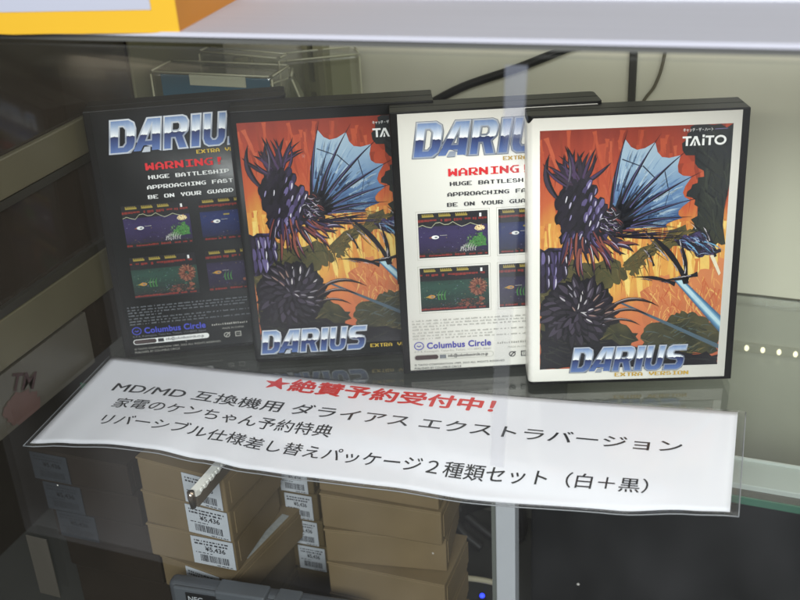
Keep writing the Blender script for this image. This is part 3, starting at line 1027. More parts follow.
def screenshot(parent, idx, u0, v0, u1, v1, white):
    k = Ink((u0, v0, u1, v1))
    r = random.Random(idx + 40)
    a, b, c = SCR[idx]
    w, h = u1 - u0, v1 - v0
    if white:
        fr = mat("frame_line_grey", '#B9B6AC', rough=0.5)
        for q in ((u0 - 1.3, v0 - 1.3, u1 + 1.3, v0 - 1.0), (u0 - 1.3, v1 + 1.0, u1 + 1.3, v1 + 1.3), (u0 - 1.3, v0 - 1.0, u0 - 1.0, v1 + 1.0), (u1 + 1.0, v0 - 1.0, u1 + 1.3, v1 + 1.0)):
            k.rect_(*q, fr, 1)
    k.rect_(u0, v0, u1, v1, mat("screen_black", '#15151A', rough=0.4), 0)
    sky = ramp_mat("screen_scene_%s" % ('violet', 'blue', 'green', 'plum')[idx], [(0, b), (.25, a), (.55, c), (.8, a), (1, b)], warp=.35, wscale=7, wstretch=(1, 2.4, 1))
    k.rect_(u0, v0 + .10 * h, u1, v0 + .70 * h, sky, 2)
    yel = mat("screen_yellow", '#98863A', rough=0.4)
    rd = mat("screen_red", '#7E2822', rough=0.4)
    for i in range(3):
        x = u0 + w * (.06 + .24 * i)
        k.rect_(x, v1 - .09 * h, x + .17 * w, v1 - .05 * h, yel, 4)
        for j in range(6):
            k.rect_(x + .028 * w * j, v1 - .05 * h, x + .028 * w * j + .014 * w, v1 - .02 * h, yel, 4)
    x = u0
    while x < u1 - 1.2:
        L = r.uniform(.6, 2.2)
        hh = r.uniform(.4, 1.3)
        if r.random() < .8:
            k.rect_(x, v1 - .16 * h - hh, min(x + L, u1), v1 - .14 * h, rd, 3)
        if r.random() < .85:
            k.rect_(x, v0 + .03 * h, min(x + L, u1), v0 + .05 * h + hh * .6, rd, 3)
        x += L + .25
    k.rect_(u1 - .12 * w, v1 - .13 * h, u1 - .09 * w, v1 - .05 * h, ink_w, 5)
    for i in range(22):
        x, y = r.uniform(u0 + 1, u1 - 1), r.uniform(v0 + .1 * h, v0 + .7 * h)
        k.rect_(x, y, x + r.uniform(.2, .7), y + .25, (ink_gK, lilac, yel)[i % 3], 4)
    grn = mat("screen_green", '#3F7A3A', rough=0.4)
    tan = mat("screen_tan", '#8C5440', rough=0.4)
    tan2 = mat("screen_rust", '#5E3028', rough=0.4)
    if idx == 0:
        pts = [(u0 + w * i / 16, v0 + h * (.70 + .035 * math.sin(i * 1.7) + (.05 if 3 < i < 9 else 0))) for i in range(15)]
        for p, q in zip(pts, pts[1:]):
            k.poly([p, q, (q[0], q[1] + .45), (p[0], p[1] + .45)], mat("screen_pale", '#A7A88C', rough=0.4), 5)
        k.poly(ragged([(u0 + .66 * w, v0 + .2 * h), (u0 + .98 * w, v0 + .22 * h), (u0 + .92 * w, v0 + .52 * h), (u0 + .78 * w, v0 + .42 * h)], 1.0, 5, 3), grn, 5)
        k.poly(ragged(ellipse(u0 + .88 * w, v0 + .62 * h, 3.2, 1.7), .5, 2, 4), mat("screen_cream", '#E3CF9A', rough=0.4), 6)
        for i in range(7):
            k.poly(spike((u0 + (.60 + .035 * i) * w, v0 + .12 * h), (u0 + (.66 + .03 * i) * w, v0 + (.26 + .06 * math.sin(i * .6)) * h), .5, .6), ink_g, 6)
    if idx in (2, 3):
        cx, cy = u0 + .84 * w, v0 + .52 * h
        for ring, q in enumerate((6.4, 4.6, 2.8)):
            if idx == 3 and ring < 1:
                continue
            for i in range(20):
                an = 2 * math.pi * i / 20 + ring * .2
                k.poly(spike((cx + q * .5 * math.cos(an), cy + q * .5 * math.sin(an)), (cx + q * math.cos(an), cy + q * 1.05 * math.sin(an)), 1.15, .2), (tan, tan2)[(i + ring) % 2] if idx == 2 else (plumM, rd)[i % 2], 5 + ring)
        for i in range(14):
            x, y = u0 + w * r.uniform(.52, .9), v0 + h * r.uniform(.10, .26)
            k.poly(ragged(ellipse(x, y, r.uniform(.7, 1.7), r.uniform(.5, 1.2), 8), .3, 2, i), (tan, tan2)[i % 2], 5)
        for i in range(3):
            k.poly(spike((u0 + (.27 + .045 * i) * w, v0 + .26 * h), (u0 + (.29 + .045 * i) * w, v0 + .48 * h), .7, .9), grn, 8)
    def pix(cx, cy, rx, ry, n, tones, layer):
        """a sprite made of small dots"""
        for _ in range(n):
            a, q = r.uniform(0, 6.283), math.sqrt(r.random())
            x, y = cx + rx * q * math.cos(a), cy + ry * q * math.sin(a)
            if u0 + .3 < x < u1 - .8 and v0 + .3 < y < v1 - .8:
                e = r.choice((.35, .5, .7))
                k.rect_(x, y, x + e, y + e * .8, paint(r.choice(tones)), layer + r.random() * .8)

    rockt = ('#3A2C28', '#5A4038', '#2A2428', '#6E5040')
    seat = ('#23322E', '#3C6A52', '#1C2422', '#4E8064')
    pix(u0 + w * .5, v0 + h * .40, w * .5, h * .28, 90, ((b, c, a), (b, c, a), seat, (b, c, a))[idx], 2.2)
    pix(u0 + w * .5, v0 + h * .12, w * .5, h * .06, 50, rockt, 3)
    if idx == 0:
        pix(u0 + .82 * w, v0 + .36 * h, 6, 4.4, 110, ('#2E5A2E', '#4A8042', '#1E3A22', '#7A9A58', '#183018'), 6)
        pix(u0 + .88 * w, v0 + .62 * h, 3.6, 1.8, 40, ('#F0DCA8', '#C98A4A', '#8A4A32', '#FFF2D0'), 7)
        pix(u0 + .70 * w, v0 + .18 * h, 5, 2.6, 60, ('#8A8A8E', '#4A4A50', '#B8B8BA', '#2A2A30'), 7)
    if idx == 2:
        pix(u0 + .84 * w, v0 + .52 * h, 6, 6, 120, ('#8C5440', '#5E3028', '#B07A5C', '#3A201C', '#A0604A'), 8.2)
        pix(u0 + .70 * w, v0 + .16 * h, 8, 3, 90, ('#8C5440', '#5E3028', '#3A201C'), 7)
    if idx == 3:
        pix(u0 + .80 * w, v0 + .42 * h, 5, 5, 70, ('#5A4A80', '#8A3A3A', '#2A2040', '#9A8AB0'), 8.2)
    if idx == 1:
        pix(u0 + .78 * w, v0 + .40 * h, 7, 6, 90, ('#4A5A98', '#26306A', '#8A90B8', '#161A40'), 6)
    # little craft
    cx, cy = u0 + (.24 if idx < 2 else .16) * w, v0 + (.46 if idx != 2 else .34) * h
    body = ink_w if idx < 2 else mat("screen_amber", '#B5843A', rough=0.4)
    k.poly(ellipse(cx, cy, 2.4, 1.25), body, 7)
    k.poly([(cx - 4.2, cy - .3), (cx - 1.5, cy - .8), (cx - 1.5, cy + .9)], tan if idx < 2 else yel, 6)
    k.poly(ellipse(cx + .5, cy - .1, 1.0, .55), ink_gK, 8)
    k.rect_(cx + 3, cy + .9, cx + 7.5, cy + 1.2, ink_g, 6)
    if idx == 1:
        k.rect_(cx + 5, cy + 4, cx + 9, cy + 5, yel, 6)
        for i in range(4):
            k.poly(spike((u0 + .62 * w, v0 + (.2 + .12 * i) * h), (u0 + .82 * w, v0 + (.28 + .1 * i) * h), .5, 2), (lilac, ink_gK)[i % 2], 6)
    return k.build("screen_picture", parent, face_map)


def back_print(parent, white):
    dark = not white
    ik = ink_k if white else ink_w
    logo(parent, 13.0, 148.0, 108.5, 170.0, dark)
    ink_shape("subtitle_lettering", parent, dots("EXTRA VERSION", 68.6, 143.6, 3.12, 2.5), gold if white else goldK)
    ink_shape("warning_lettering", parent, dots("WARNING!", 34.4, 135.2, 6.4, 4.9), red)
    k = Ink((0, 0, W, HH))
    for body, u, v in (("HUGE BATTLESHIP", 35.2, 129.0), ("APPROACHING FAST", 33.4, 122.2), ("BE ON YOUR GUARD", 33.0, 115.5)):
        k.shape(dots(body, u, v, 3.56, 2.6), ik, 24)
    k.build("caption_lettering", parent, face_map)
    screenshot(parent, 0, 14.2, 81.8, 58.4, 111.8, white)
    screenshot(parent, 1, 65.2, 81.8, 109.4, 111.8, white)
    screenshot(parent, 2, 13.8, 44.6, 58.2, 74.8, white)
    screenshot(parent, 3, 65.0, 44.6, 109.4, 74.8, white)
    # illegible small print, as dashes
    k = Ink((0, 0, W, HH))
    r = random.Random(3)
    gm = ink_g if white else ink_gK
    for i, (v, end) in enumerate(((38.0, 105), (35.9, 108), (33.8, 84), (31.7, 30), (29.3, 96), (27.2, 60), (25.1, 100))):
        x = 7.2
        while x < end:
            L = r.uniform(1.0, 4.6)
            n = int(L / .62)
            for j in range(max(1, n)):
                k.rect_(x + j * .62, v, x + j * .62 + .42, v + r.uniform(.62, 1.05), gm, 24)
            x += L + .8
    k.build("small_print", parent, face_map)
    cc = ink_b if white else ink_bK
    k = Ink((0, 0, W, HH))
    k.shape(fit(text_shape("Columbus Circle", 0.028, 1.06), 16.2, 17.9, 58.7, 22.6), cc, 24)
    k.shape(loops_shape([ellipse(11.0, 20.4, 3.3, 3.0, 30), ellipse(11.0, 20.4, 2.7, 2.4, 30)]), cc, 24)
    k.shape(loops_shape([[(9.2, 19.9), (9.9, 20.9), (11.0, 20.2), (12.1, 20.9), (12.8, 19.9), (12.2, 20.2), (11.0, 19.5), (9.8, 20.2)]]), cc, 24)
    k.build("maker_logo", parent, face_map)
    k = Ink((0, 0, W, HH))
    k.shape(fit(text_shape("4-7-4, Komagata, Taito-ku, Tokyo, 111-0043, Japan", 0, 1.05), 7.6, 15.0, 58.5, 16.9), gm, 24)
    # mail pill
    def pill(x0, y0, x1, y1):
        rr = (y1 - y0) / 2
        return [(x1 - rr + rr * math.cos(a), (y0 + y1) / 2 + rr * math.sin(a)) for a in [math.pi * (-.5 + i / 8) for i in range(9)]] + \
               [(x0 + rr + rr * math.cos(a), (y0 + y1) / 2 + rr * math.sin(a)) for a in [math.pi * (.5 + i / 8) for i in range(9)]]
    if white:
        k.shape(loops_shape([pill(7.4, 9.9, 60.2, 13.9), pill(7.6, 10.1, 60.0, 13.7)]), ink_g, 24)
    else:
        k.poly(pill(7.4, 9.9, 60.2, 13.9), ink_w, 24)
    k.poly(pill(7.9, 10.3, 23.5, 13.5), mat("ink_brown_black", '#3A2B2B', rough=0.45), 26)
    k.rect_(24.5, 10.6, 28.6, 13.2, ink_gK if white else ink_k, 26)
    k.shape(fit(text_shape("info@columbuscircle.co.jp", 0.012), 30.0, 10.5, 56.5, 13.4), ink_k, 26)
    sm = ink_k if white else ink_g
    k.shape(fit(text_shape("\u00a9 TAITO CORPORATION 1989, 2023 ALL RIGHTS RESERVED.", 0, 1.05), 7.4, 5.6, 68.0, 7.2), sm, 24)
    k.shape(fit(text_shape("PUBLISHED BY COLUMBUS CIRCLE", 0, 1.05), 7.4, 3.2, 38.5, 4.7), sm, 24)
    k.shape(fit(text_shape("MADE IN CHINA", 0, 1.05), 70.0, 15.4, 85.0, 16.7), gm if white else ink_g, 24)
    x = 63.0
    while x < 88:
        k.rect_(x, 18.8, x + r.uniform(.5, 1.1), 18.8 + r.uniform(.8, 1.5), gm if white else ink_g, 24)
        x += 1.5
    k.build("address_print", parent, face_map)
    k = Ink((0, 0, W, HH))
    def ring(loops):
        k.shape(loops_shape(loops), sm, 24)
    ring([ellipse(72.6, 10.8, 2.2, 2.0, 20), ellipse(72.6, 10.8, 1.6, 1.4, 20)])
    k.poly([(71.2, 9.6), (71.9, 9.4), (74.2, 12.0), (73.6, 12.3)], sm, 26)
    k.poly([(74.2, 12.9), (75.4, 12.3), (74.0, 11.6)], sm, 26)
    ring([[(78.4, 8.9), (82.6, 8.9), (82.6, 12.8), (78.4, 12.8)], [(79.0, 9.5), (82.0, 9.5), (82.0, 12.2), (79.0, 12.2)]])
    k.shape(fit(text_shape("\u30d7\u30e9", 0.01), 79.4, 10.0, 81.7, 11.6), sm, 26)
    k.build("recycling_mark", parent, face_map)


def game_case(x, y, yaw, lean, white, front, label):
    root = thing("game_case", label, "game case", (x, y, T / 1000 * math.sin(lean)), (-lean, 0, yaw), "game cases standing on the glass shelf")
    # XYZ euler with no y turn gives Rz(yaw) @ Rx(-lean)
    mirror = not front
    for name, (w0, w1) in (("lid_shell", (0.0, T * .47)), ("tray_shell", (T * .49, T))):
        bm = bmesh.new()
        bm_box(bm, 0.0, W / 1000, w0 / 1000, w1 / 1000, 0, HH / 1000)
        spine_x = W / 1000 if mirror else 0.0
        es = [e for e in bm.edges if all(abs(v.co.x - spine_x) < 1e-6 for v in e.verts) and abs(e.verts[0].co.z - e.verts[1].co.z) > .1
              and any(abs(v.co.y - q) < 1e-6 for v in e.verts for q in (0, T / 1000))]
        bmesh.ops.bevel(bm, geom=es, offset=0.0032, segments=6, profile=0.5, affect='EDGES')
        es = [e for e in bm.edges if e.calc_face_angle(0) > 1.0]
        bmesh.ops.bevel(bm, geom=es, offset=0.0006, segments=2, profile=0.5, affect='EDGES')
        from_bm(name, bm, shellM, root)
    # hinge spine strip between the halves and the latch lip on the open side
    hx = (W - 1.2, W - 0.1) if mirror else (0.1, 1.2)
    box("hinge_strip", (hx[0] / 1000, hx[1] / 1000, T * .44 / 1000, T * .52 / 1000, 0.004, HH / 1000 - .004), shellM, root)
    lx = (-.7, .4) if mirror else (W - .4, W + .7)
    box("latch_lip", (lx[0] / 1000, lx[1] / 1000, T * .40 / 1000, T * .56 / 1000, 0.060, 0.110), shellM, root, bevel=0.0003)
    sl = sleeve_mesh("paper_sleeve", root, paperW if white else paperK, mirror)
    sl['label'] = "white printed paper sleeve" if white else "black printed paper sleeve"
    if front:
        cover_art(sl, (7.0, 11.2, 120.2, 168.0) if white else (5.6, 11.2, 119.5, 169.4))
        publisher_mark(sl, ink_w, ink_w)
        if white:
            logo(sl, 26.2, 8.6, 100.6, 26.0, False)
            ink_shape("subtitle_lettering", sl, dots("EXTRA VERSION", 55.0, 4.9, 3.66, 2.7), gold)
        else:
            logo(sl, 4.6, 6.6, 78.6, 24.4, True)
            ink_shape("subtitle_lettering", sl, dots("EXTRA VERSION", 80.0, 7.6, 3.1, 2.6), goldK)
    else:
        back_print(sl, white)
    return root


game_case(-0.154627, 0.591754, 0.339192, 0.078732, True, True, "white game case showing its front cover picture, rightmost on the glass shelf")
game_case(-0.238147, 0.582715, 0.390152, 0.075128, True, False, "white game case showing its back with four screen pictures")
game_case(-0.343088, 0.570016, 0.387709, 0.046928, False, True, "black game case showing its front cover picture, between two backs")
game_case(-0.436124, 0.550237, 0.480130, 0.049285, False, False, "black game case showing its back, at the dark left end of shelf")


# ------------------------------------------------------------------ paper sign
TL, TR = Vector((-0.4423, 0.5437, 0.005)), Vector((-0.0240, 0.5922, 0.005))
BR, BL = Vector((-0.0188, 0.4975, 0.001)), Vector((-0.4347, 0.4417, 0.001))
WAVE = [(0, 0), (.06, .0028), (.14, .0052), (.20, .0046), (.27, .0006), (.345, -.0018), (.43, -.0026), (.55, -.0032), (.67, -.0050), (.86, -.0036), (.95, -.001), (1, 0)]


def wave(s):
    s = min(max(s, 0), 1)
    for (a, p), (b, q) in zip(WAVE, WAVE[1:]):
        if s <= b:
            t = (s - a) / (b - a)
            t = t * t * (3 - 2 * t)
            return p + (q - p) * t
    return 0


def sign_point(s, t, lift=0.0):
    top = TL.lerp(TR, s)
    top.z = 0.0015 + 0.0035 * (2 * min(max(s, 0), 1) - 1) ** 2
    bot = BL.lerp(BR, s)
    p = top.lerp(bot, t)
    f = min(max(t, 0), 1)
    f = f * f * (3 - 2 * f)
    k = wave(s)
    if k < 0:
        q = min(max((0.5125 - p.y) / 0.022, 0), 1)
        p.z += k * q * (0.5 + 0.5 * q) + lift
        p.y += k * 1.1 * f
    else:
        p.z += k * f + lift
    return p


def sign_grid(name, s0, s1, t0, t1, ns, nt_, thick, lift, material, parent):
    bm = bmesh.new()
    G = [[[bm.verts.new(sign_point(s0 + (s1 - s0) * i / ns, t0 + (t1 - t0) * j / nt_, lift - (thick if q else 0))) for j in range(nt_ + 1)] for i in range(ns + 1)] for q in (0, 1)]
    for i in range(ns):
        for j in range(nt_):
            bm.faces.new((G[0][i][j], G[0][i][j + 1], G[0][i + 1][j + 1], G[0][i + 1][j]))
            bm.faces.new((G[1][i][j], G[1][i + 1][j], G[1][i + 1][j + 1], G[1][i][j + 1]))
    for i in range(ns):
        for j in (0, nt_):
            q = (G[0][i][j], G[0][i + 1][j], G[1][i + 1][j], G[1][i][j])
            bm.faces.new(q if j == 0 else q[::-1])
    for j in range(nt_):
        for i in (0, ns):
            q = (G[0][i][j], G[1][i][j], G[1][i][j + 1], G[0][i][j + 1])
            bm.faces.new(q if i == 0 else q[::-1])
    bmesh.ops.recalc_face_normals(bm, faces=bm.faces)
    return from_bm(name, bm, material, parent, smooth=True)


sign = thing("paper_sign", "long white laminated paper sign with Japanese lettering lying on the glass shelf", "sign", (0, 0, 0))
paper = sign_grid("paper", 0, 1, 0, 1, 90, 20, 0.00012, 0.0, mat("sign_paper", '#F3F3F9', rough=0.5, spec=0.3, var=0.015, scale=6), sign)
sign_grid("laminate_film", -.007, 1.011, -.01, 1.03, 92, 22, 0.0001, -0.0003, clear_mat("laminate", tint=(0.985, 0.985, 0.99), gloss=0.4, rough=0.12, haze=0.003, haze_col='#A9ADB0'), sign)
sign_grid("laminate_film", -.006, 1.010, -.009, 1.028, 92, 22, 0.0001, 0.0008, MATS["laminate"], sign)
rimpts = [sign_point(-.007 + 1.018 * i / 60, 1.03, -.0003) for i in range(61)]
tube("film_edge", rimpts, 0.00035, mat("film_edge_grey", '#8E9095', rough=0.25, spec=0.7), sign, n=6)
tube("film_edge", [sign_point(1.011, -.01 + 1.04 * i / 12, -.0003) for i in range(13)], 0.0003, MATS["film_edge_grey"], sign, n=6)
tube("film_edge", [sign_point(-.007, -.01 + 1.04 * i / 12, -.0003) for i in range(13)], 0.0003, MATS["film_edge_grey"], sign, n=6)


def sign_text(name, body, s0, s1, t0, t1, slope, material, bold, space=1.0):
    vs, fs = text_shape(body, 0.0, space)
    n1 = len(vs)
    v2, fs = fit(thick((vs, fs), bold), 0, 0, 1, 1)
    me = bpy.data.meshes.new(name)
    P = []
    for i, (a, b) in enumerate(v2):
        s = s0 + (s1 - s0) * a
        P.append(sign_point(s, t1 + (t0 - t1) * b + slope * (s - s0), 0.00018 + 0.000012 * (i // n1)))
    me.from_pydata(P, [], fs)
    me.materials.append(material)
    return link(name, me, paper)


sred = mat("sign_ink_red", '#D8281F', rough=0.5)
sblk = mat("sign_ink_black", '#1B1B1F', rough=0.5)
sign_text("red_lettering", "\u2605\u7d76\u8cdb\u4e88\u7d04\u53d7\u4ed8\u4e2d\uff01", .281, .652, .020, .178, .10, sred, 0.030)
sign_text("black_lettering", "MD/MD \u4e92\u63db\u6a5f\u7528 \u30c0\u30e9\u30a4\u30a2\u30b9 \u30a8\u30af\u30b9\u30c8\u30e9\u30d0\u30fc\u30b8\u30e7\u30f3", .051, .930, .280, .405, .085, sblk, 0.009)
sign_text("black_lettering", "\u5bb6\u96fb\u306e\u30b1\u30f3\u3061\u3083\u3093\u4e88\u7d04\u7279\u5178", .076, .433, .468, .588, .10, sblk, 0.007)
sign_text("black_lettering", "\u30ea\u30d0\u30fc\u30b7\u30d6\u30eb\u4ed5\u69d8\u5dee\u3057\u66ff\u3048\u30d1\u30c3\u30b1\u30fc\u30b8\uff12\u7a2e\u985e\u30bb\u30c3\u30c8\uff08\u767d\uff0b\u9ed2\uff09", .082, .894, .668, .790, .095, sblk, 0.007)

# serrated white bracket holding the sign from below
br = thing("shelf_bracket", "white serrated bracket arm with shiny metal tip poking out under the sign", "bracket", (-0.3187, 0.440, -0.0095), (0, 0, 0.0))
bm = bmesh.new()
n = 26
prof = [(0.0, 0.0), (0.10, 0.0)]
for i in range(n + 1):
    y = 0.10 - 0.10 * i / n
    prof.append((y, -0.0035 - (0.0012 if i % 2 else 0)))
sec = [[bm.verts.new((x, p[0], p[1])) for p in prof] for x in (-0.0022, 0.0022)]
for a in range(len(prof)):
    b_ = (a + 1) % len(prof)
    bm.faces.new((sec[0][a], sec[0][b_], sec[1][b_], sec[1][a]))
bm.faces.new(sec[0])
bm.faces.new(sec[1][::-1])
bmesh.ops.recalc_face_normals(bm, faces=bm.faces)
from_bm("toothed_arm", bm, mat("bracket_white", '#ECEBE6', rough=0.4), br)
# teeth along the right flank
bm = bmesh.new()
for i in range(13):
    y = 0.004 + i * 0.0036
    bm_box(bm, 0.0022, 0.0034, y, y + 0.0021, -0.0026, -0.0003, bevel=0.0003, seg=1)
from_bm("teeth", bm, MATS["bracket_white"], br)
bm = bmesh.new()
tube_bm(bm, [(0, -0.0022, 0.0012), (0, -0.0024, -0.003), (0, -0.0018, -0.0105)], [0.0022, 0.0022, 0.0017], 14)
from_bm("metal_tip", bm, mat("chrome_tip", '#B9A99A', rough=0.18, metal=1.0), br, smooth=True)
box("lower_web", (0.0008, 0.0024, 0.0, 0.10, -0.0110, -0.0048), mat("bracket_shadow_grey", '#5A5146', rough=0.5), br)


# ------------------------------------------------------------------ cardboard boxes under the shelf
card = mat("brown_cardboard", '#75644A', rough=0.8, spec=0.2, var=0.22, scale=28, bump=0.15)
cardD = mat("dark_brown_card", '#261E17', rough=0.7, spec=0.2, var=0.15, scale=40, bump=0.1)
cardM = mat("mid_brown_card", '#5F5138', rough=0.75, spec=0.2, var=0.22, scale=28, bump=0.12)
labW = mat("price_label_paper", '#BFC3CA', rough=0.5, var=0.03)
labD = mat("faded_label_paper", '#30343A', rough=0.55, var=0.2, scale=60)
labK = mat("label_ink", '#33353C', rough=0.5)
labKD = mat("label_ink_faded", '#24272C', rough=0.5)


def carton(x, y, ztop, yaw, w, d, h, material, label, tagpos=None, labm=labW, inkm=labK, lid=True, text=True, end=0):
    root = thing("cardboard_box", label, "box", (x, y, ztop - h), (0, 0, yaw), "flat cardboard boxes stacked under the shelf")
    box("carton", (0, w, 0, d, 0, h - .0016), material, root, bevel=0.0011)
    bm = bmesh.new()
    bm_box(bm, -.0003, w + .0003, -.0006, d, h - .0015, h - .0001, bevel=0.0004)
    from_bm("lid_flap", bm, material, root)
    bm = bmesh.new()
    bm_box(bm, w, w + .0006, d * .08, d, h * .18, h * .80)
    from_bm("tuck_flap", bm, material, root)
    if tagpos:
        u0, u1, v0, v1 = tagpos
        lb = box("price_label", (u0, u1, -.0011, -.0007, v0, v1), labm, root)
        k = Ink((0, 0, 1, 1))
        ww, hh = u1 - u0, v1 - v0
        r = random.Random(int(abs(x) * 1e5) + int(abs(ztop) * 1e4))
        for row, (a, b, e) in enumerate(((.90, .85, .92), (.80, .74, .86), (.45, .42, .5), (.06, .03, .95))):
            p = .08 if row < 3 else .55
            while p < e:
                L = r.uniform(.02, .09)
                k.rect_(u0 + p * ww, v0 + b * hh, u0 + min(p + L, e) * ww, v0 + a * hh, inkm, 0)
                p += L + r.uniform(.015, .04)
        k.shape(fit(thick(text_shape("\u00a55,436", 0.0), 0.02), u0 + .32 * ww, v0 + .50 * hh, u0 + .80 * ww, v0 + .70 * hh), inkm, 0)
        p = .18
        while p < .85:
            L = r.uniform(.008, .03)
            k.rect_(u0 + p * ww, v0 + .12 * hh, u0 + (p + L) * ww, v0 + .37 * hh, inkm, 0)
            p += L + r.uniform(.008, .022)
        k.build("label_print", lb, lambda a, b, l: (a, -.00125, b))
    return root


FG = (0.0335, 0.0655, 0.0035, 0.0255)
carton(-0.3842, 0.4765, -0.0222, -0.075, .0665, .066, .0272, card, "brown cardboard box right under the sign, topmost of the front stack", (0.0355, 0.0640, .002, .0245))
carton(-0.3866, 0.4783, -0.0500, -0.035, .0665, .066, .0272, card, "brown cardboard box with price label, second in the front stack", (0.0340, 0.0655, .002, .0245))
carton(-0.3876, 0.4782, -0.0778, 0.03, .0650, .066, .0272, card, "brown cardboard box with price label, third in the front stack", (0.0335, 0.0645, .002, .0245))
ask = carton(-0.3826, 0.4804, -0.1055, -0.135, .0590, .085, .0266, card, "brown cardboard box jutting out askew below the three labelled boxes", (0.022, 0.050, .002, .0255))
box("top_label", (0.0515, 0.0570, 0.022, 0.072, 0.02650, 0.02680), mat("label_grey", '#9A9C9A', rough=0.5, var=0.3, scale=300), ask)
carton(-0.3830, 0.4850, -0.1325, 0.0, .0600, .080, .0310, cardM, "brown cardboard box behind the grey console, low in front stack")
carton(-0.3840, 0.4850, -0.1640, 0.0, .0620, .080, .0300, cardM, "brown cardboard box at the foot of the front stack")
for i, (zt, x, lab) in enumerate(((-.0690, -.3640, "top"), (-.0928, -.3625, "second"), (-.1166, -.3610, "third"), (-.1404, -.3575, "fourth"))):
    carton(x, 0.552 + .001 * i, zt + .0015, 0.04, .0640, .06, .0235, cardM, "brown box with price label half hidden behind the front stack, %s one" % lab, (0.0390, 0.0600, .0005, .0215))
carton(-0.3575, 0.556, -0.1640, 0.03, .0640, .06, .0300, cardM, "brown box at the foot of the half hidden middle stack")
for i, (zt, x, y, w, yw, lab) in enumerate(((-.0130, -.2660, .4990, .0790, .03, "topmost"), (-.0400, -.2652, .4972, .0795, .05, "second"), (-.0668, -.2638, .4955, .0790, .17, "third, twisted"),
                                            (-.0938, -.2640, .4960, .0800, .02, "fourth"), (-.1208, -.2645, .4965, .0800, .03, "fifth"), (-.1478, -.2645, .4965, .0800, .0, "sixth"))):
    carton(x, y, zt, yw, w, .050, .0266 if i < 5 else .047, card, "plain brown cardboard box in the unlabelled stack by the cables, %s from top" % lab)
# far left stack: dim light put into the card and label colours
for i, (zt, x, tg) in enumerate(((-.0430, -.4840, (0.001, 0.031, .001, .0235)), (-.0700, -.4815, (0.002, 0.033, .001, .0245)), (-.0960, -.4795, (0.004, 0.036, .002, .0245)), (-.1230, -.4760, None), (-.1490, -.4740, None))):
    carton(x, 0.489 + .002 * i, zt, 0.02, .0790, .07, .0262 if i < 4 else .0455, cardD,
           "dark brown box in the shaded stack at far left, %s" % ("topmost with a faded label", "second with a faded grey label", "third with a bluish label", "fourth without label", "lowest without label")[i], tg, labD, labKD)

# ------------------------------------------------------------------ grey console and cables
con = thing("game_console", "grey plastic game console with black name strip at the bottom edge", "console", (-0.3590, 0.4480, -0.190), (0, 0, 0.10))
gp = mat("console_grey", '#4A4D53', rough=0.45, var=0.08, scale=30, bump=0.05)
gp2 = mat("console_grey_light", '#565A60', rough=0.4, var=0.08, scale=30)
bm = bmesh.new()
bm_box(bm, 0.0, 0.131, 0.004, 0.015, -0.005, 0.0905, bevel=0.004, seg=4)
from_bm("housing", bm, gp, con)
box("front_panel", (0.005, 0.126, 0.0015, 0.0045, 0.004, 0.0895), gp2, con, bevel=0.0012)
box("name_strip", (0.0140, 0.100, 0.0006, 0.0016, 0.060, 0.0868), mat("strip_black", '#15161A', rough=0.3), con, bevel=0.0004)
k = Ink((0, 0, 1, 1))
k.shape(fit(text_shape("NEC", 0.02), 0.0160, 0.0806, 0.0262, 0.0848), mat("name_silver", '#B5B8BC', rough=0.4), 0)
k.build("name_lettering", con, lambda a, b, l: (a, 0.0003, b))
box("hinge_tab", (0.036, 0.070, -0.0010, 0.012, 0.0862, 0.0932), gp2, con, bevel=0.0012)
box("hinge_tab", (0.076, 0.092, -0.0005, 0.012, 0.0872, 0.0928), gp2, con, bevel=0.0012)

bc = mat("cable_black", '#181818', rough=0.45)
for pts, lab in ((((-0.1760, .668, -.135), (-0.1960, .664, -.150), (-0.2250, .662, -.168), (-0.2310, .660, -.190)), "black cable arching down from the white post, upper one"),
                 (((-0.1840, .672, -.150), (-0.1800, .668, -.185), (-0.1980, .664, -.192), (-0.2320, .662, -.165), (-0.2400, .662, -.150)), "black cable crossing under the arching one beside the boxes"),
                 (((-0.2400, .655, -.160), (-0.2250, .652, -.180), (-0.2080, .650, -.192)), "short black cable running down to the cabinet floor")):
    t = tube("cable", spline(pts), 0.0042, bc)
    tag(t, lab, "cable")
t = tube("cable", spline([(-0.262, .60, -.192), (-0.232, .600, -.186), (-0.205, .600, -.1795), (-0.182, .602, -.180), (-0.172, .605, -.187)]), 0.0022, mat("cable_cream", '#D6CBAE', rough=0.5))
tag(t, "cream coloured cable arching at the bottom beside the white post", "cable")
bl = thing("indicator_lamp", "tiny glowing blue indicator lamp beside the cream cable", "lamp", (-0.1915, 0.598, -0.1915))
bm = bmesh.new()
bmesh.ops.create_uvsphere(bm, u_segments=12, v_segments=8, radius=0.0020)
from_bm("bulb", bm, mat("blue_glow", '#2A3CFF', emit=3.0), bl, smooth=True)
bm = bmesh.new()
bmesh.ops.create_cone(bm, cap_ends=True, segments=14, radius1=0.0036, radius2=0.0030, depth=0.006, matrix=Matrix.Translation((0, 0, -0.0035)))
from_bm("socket", bm, bc, bl)

# ------------------------------------------------------------------ clear packages at the rear left of the shelf
clearP = clear_mat("clear_plastic", tint=(0.92, 0.93, 0.88), gloss=2.2, rough=0.08, haze=0.07, haze_col='#B4B498')  # haze stands in for bright specular on the plastic
rimP = mat("clear_rim", '#B9B99E', rough=0.2, spec=0.8)


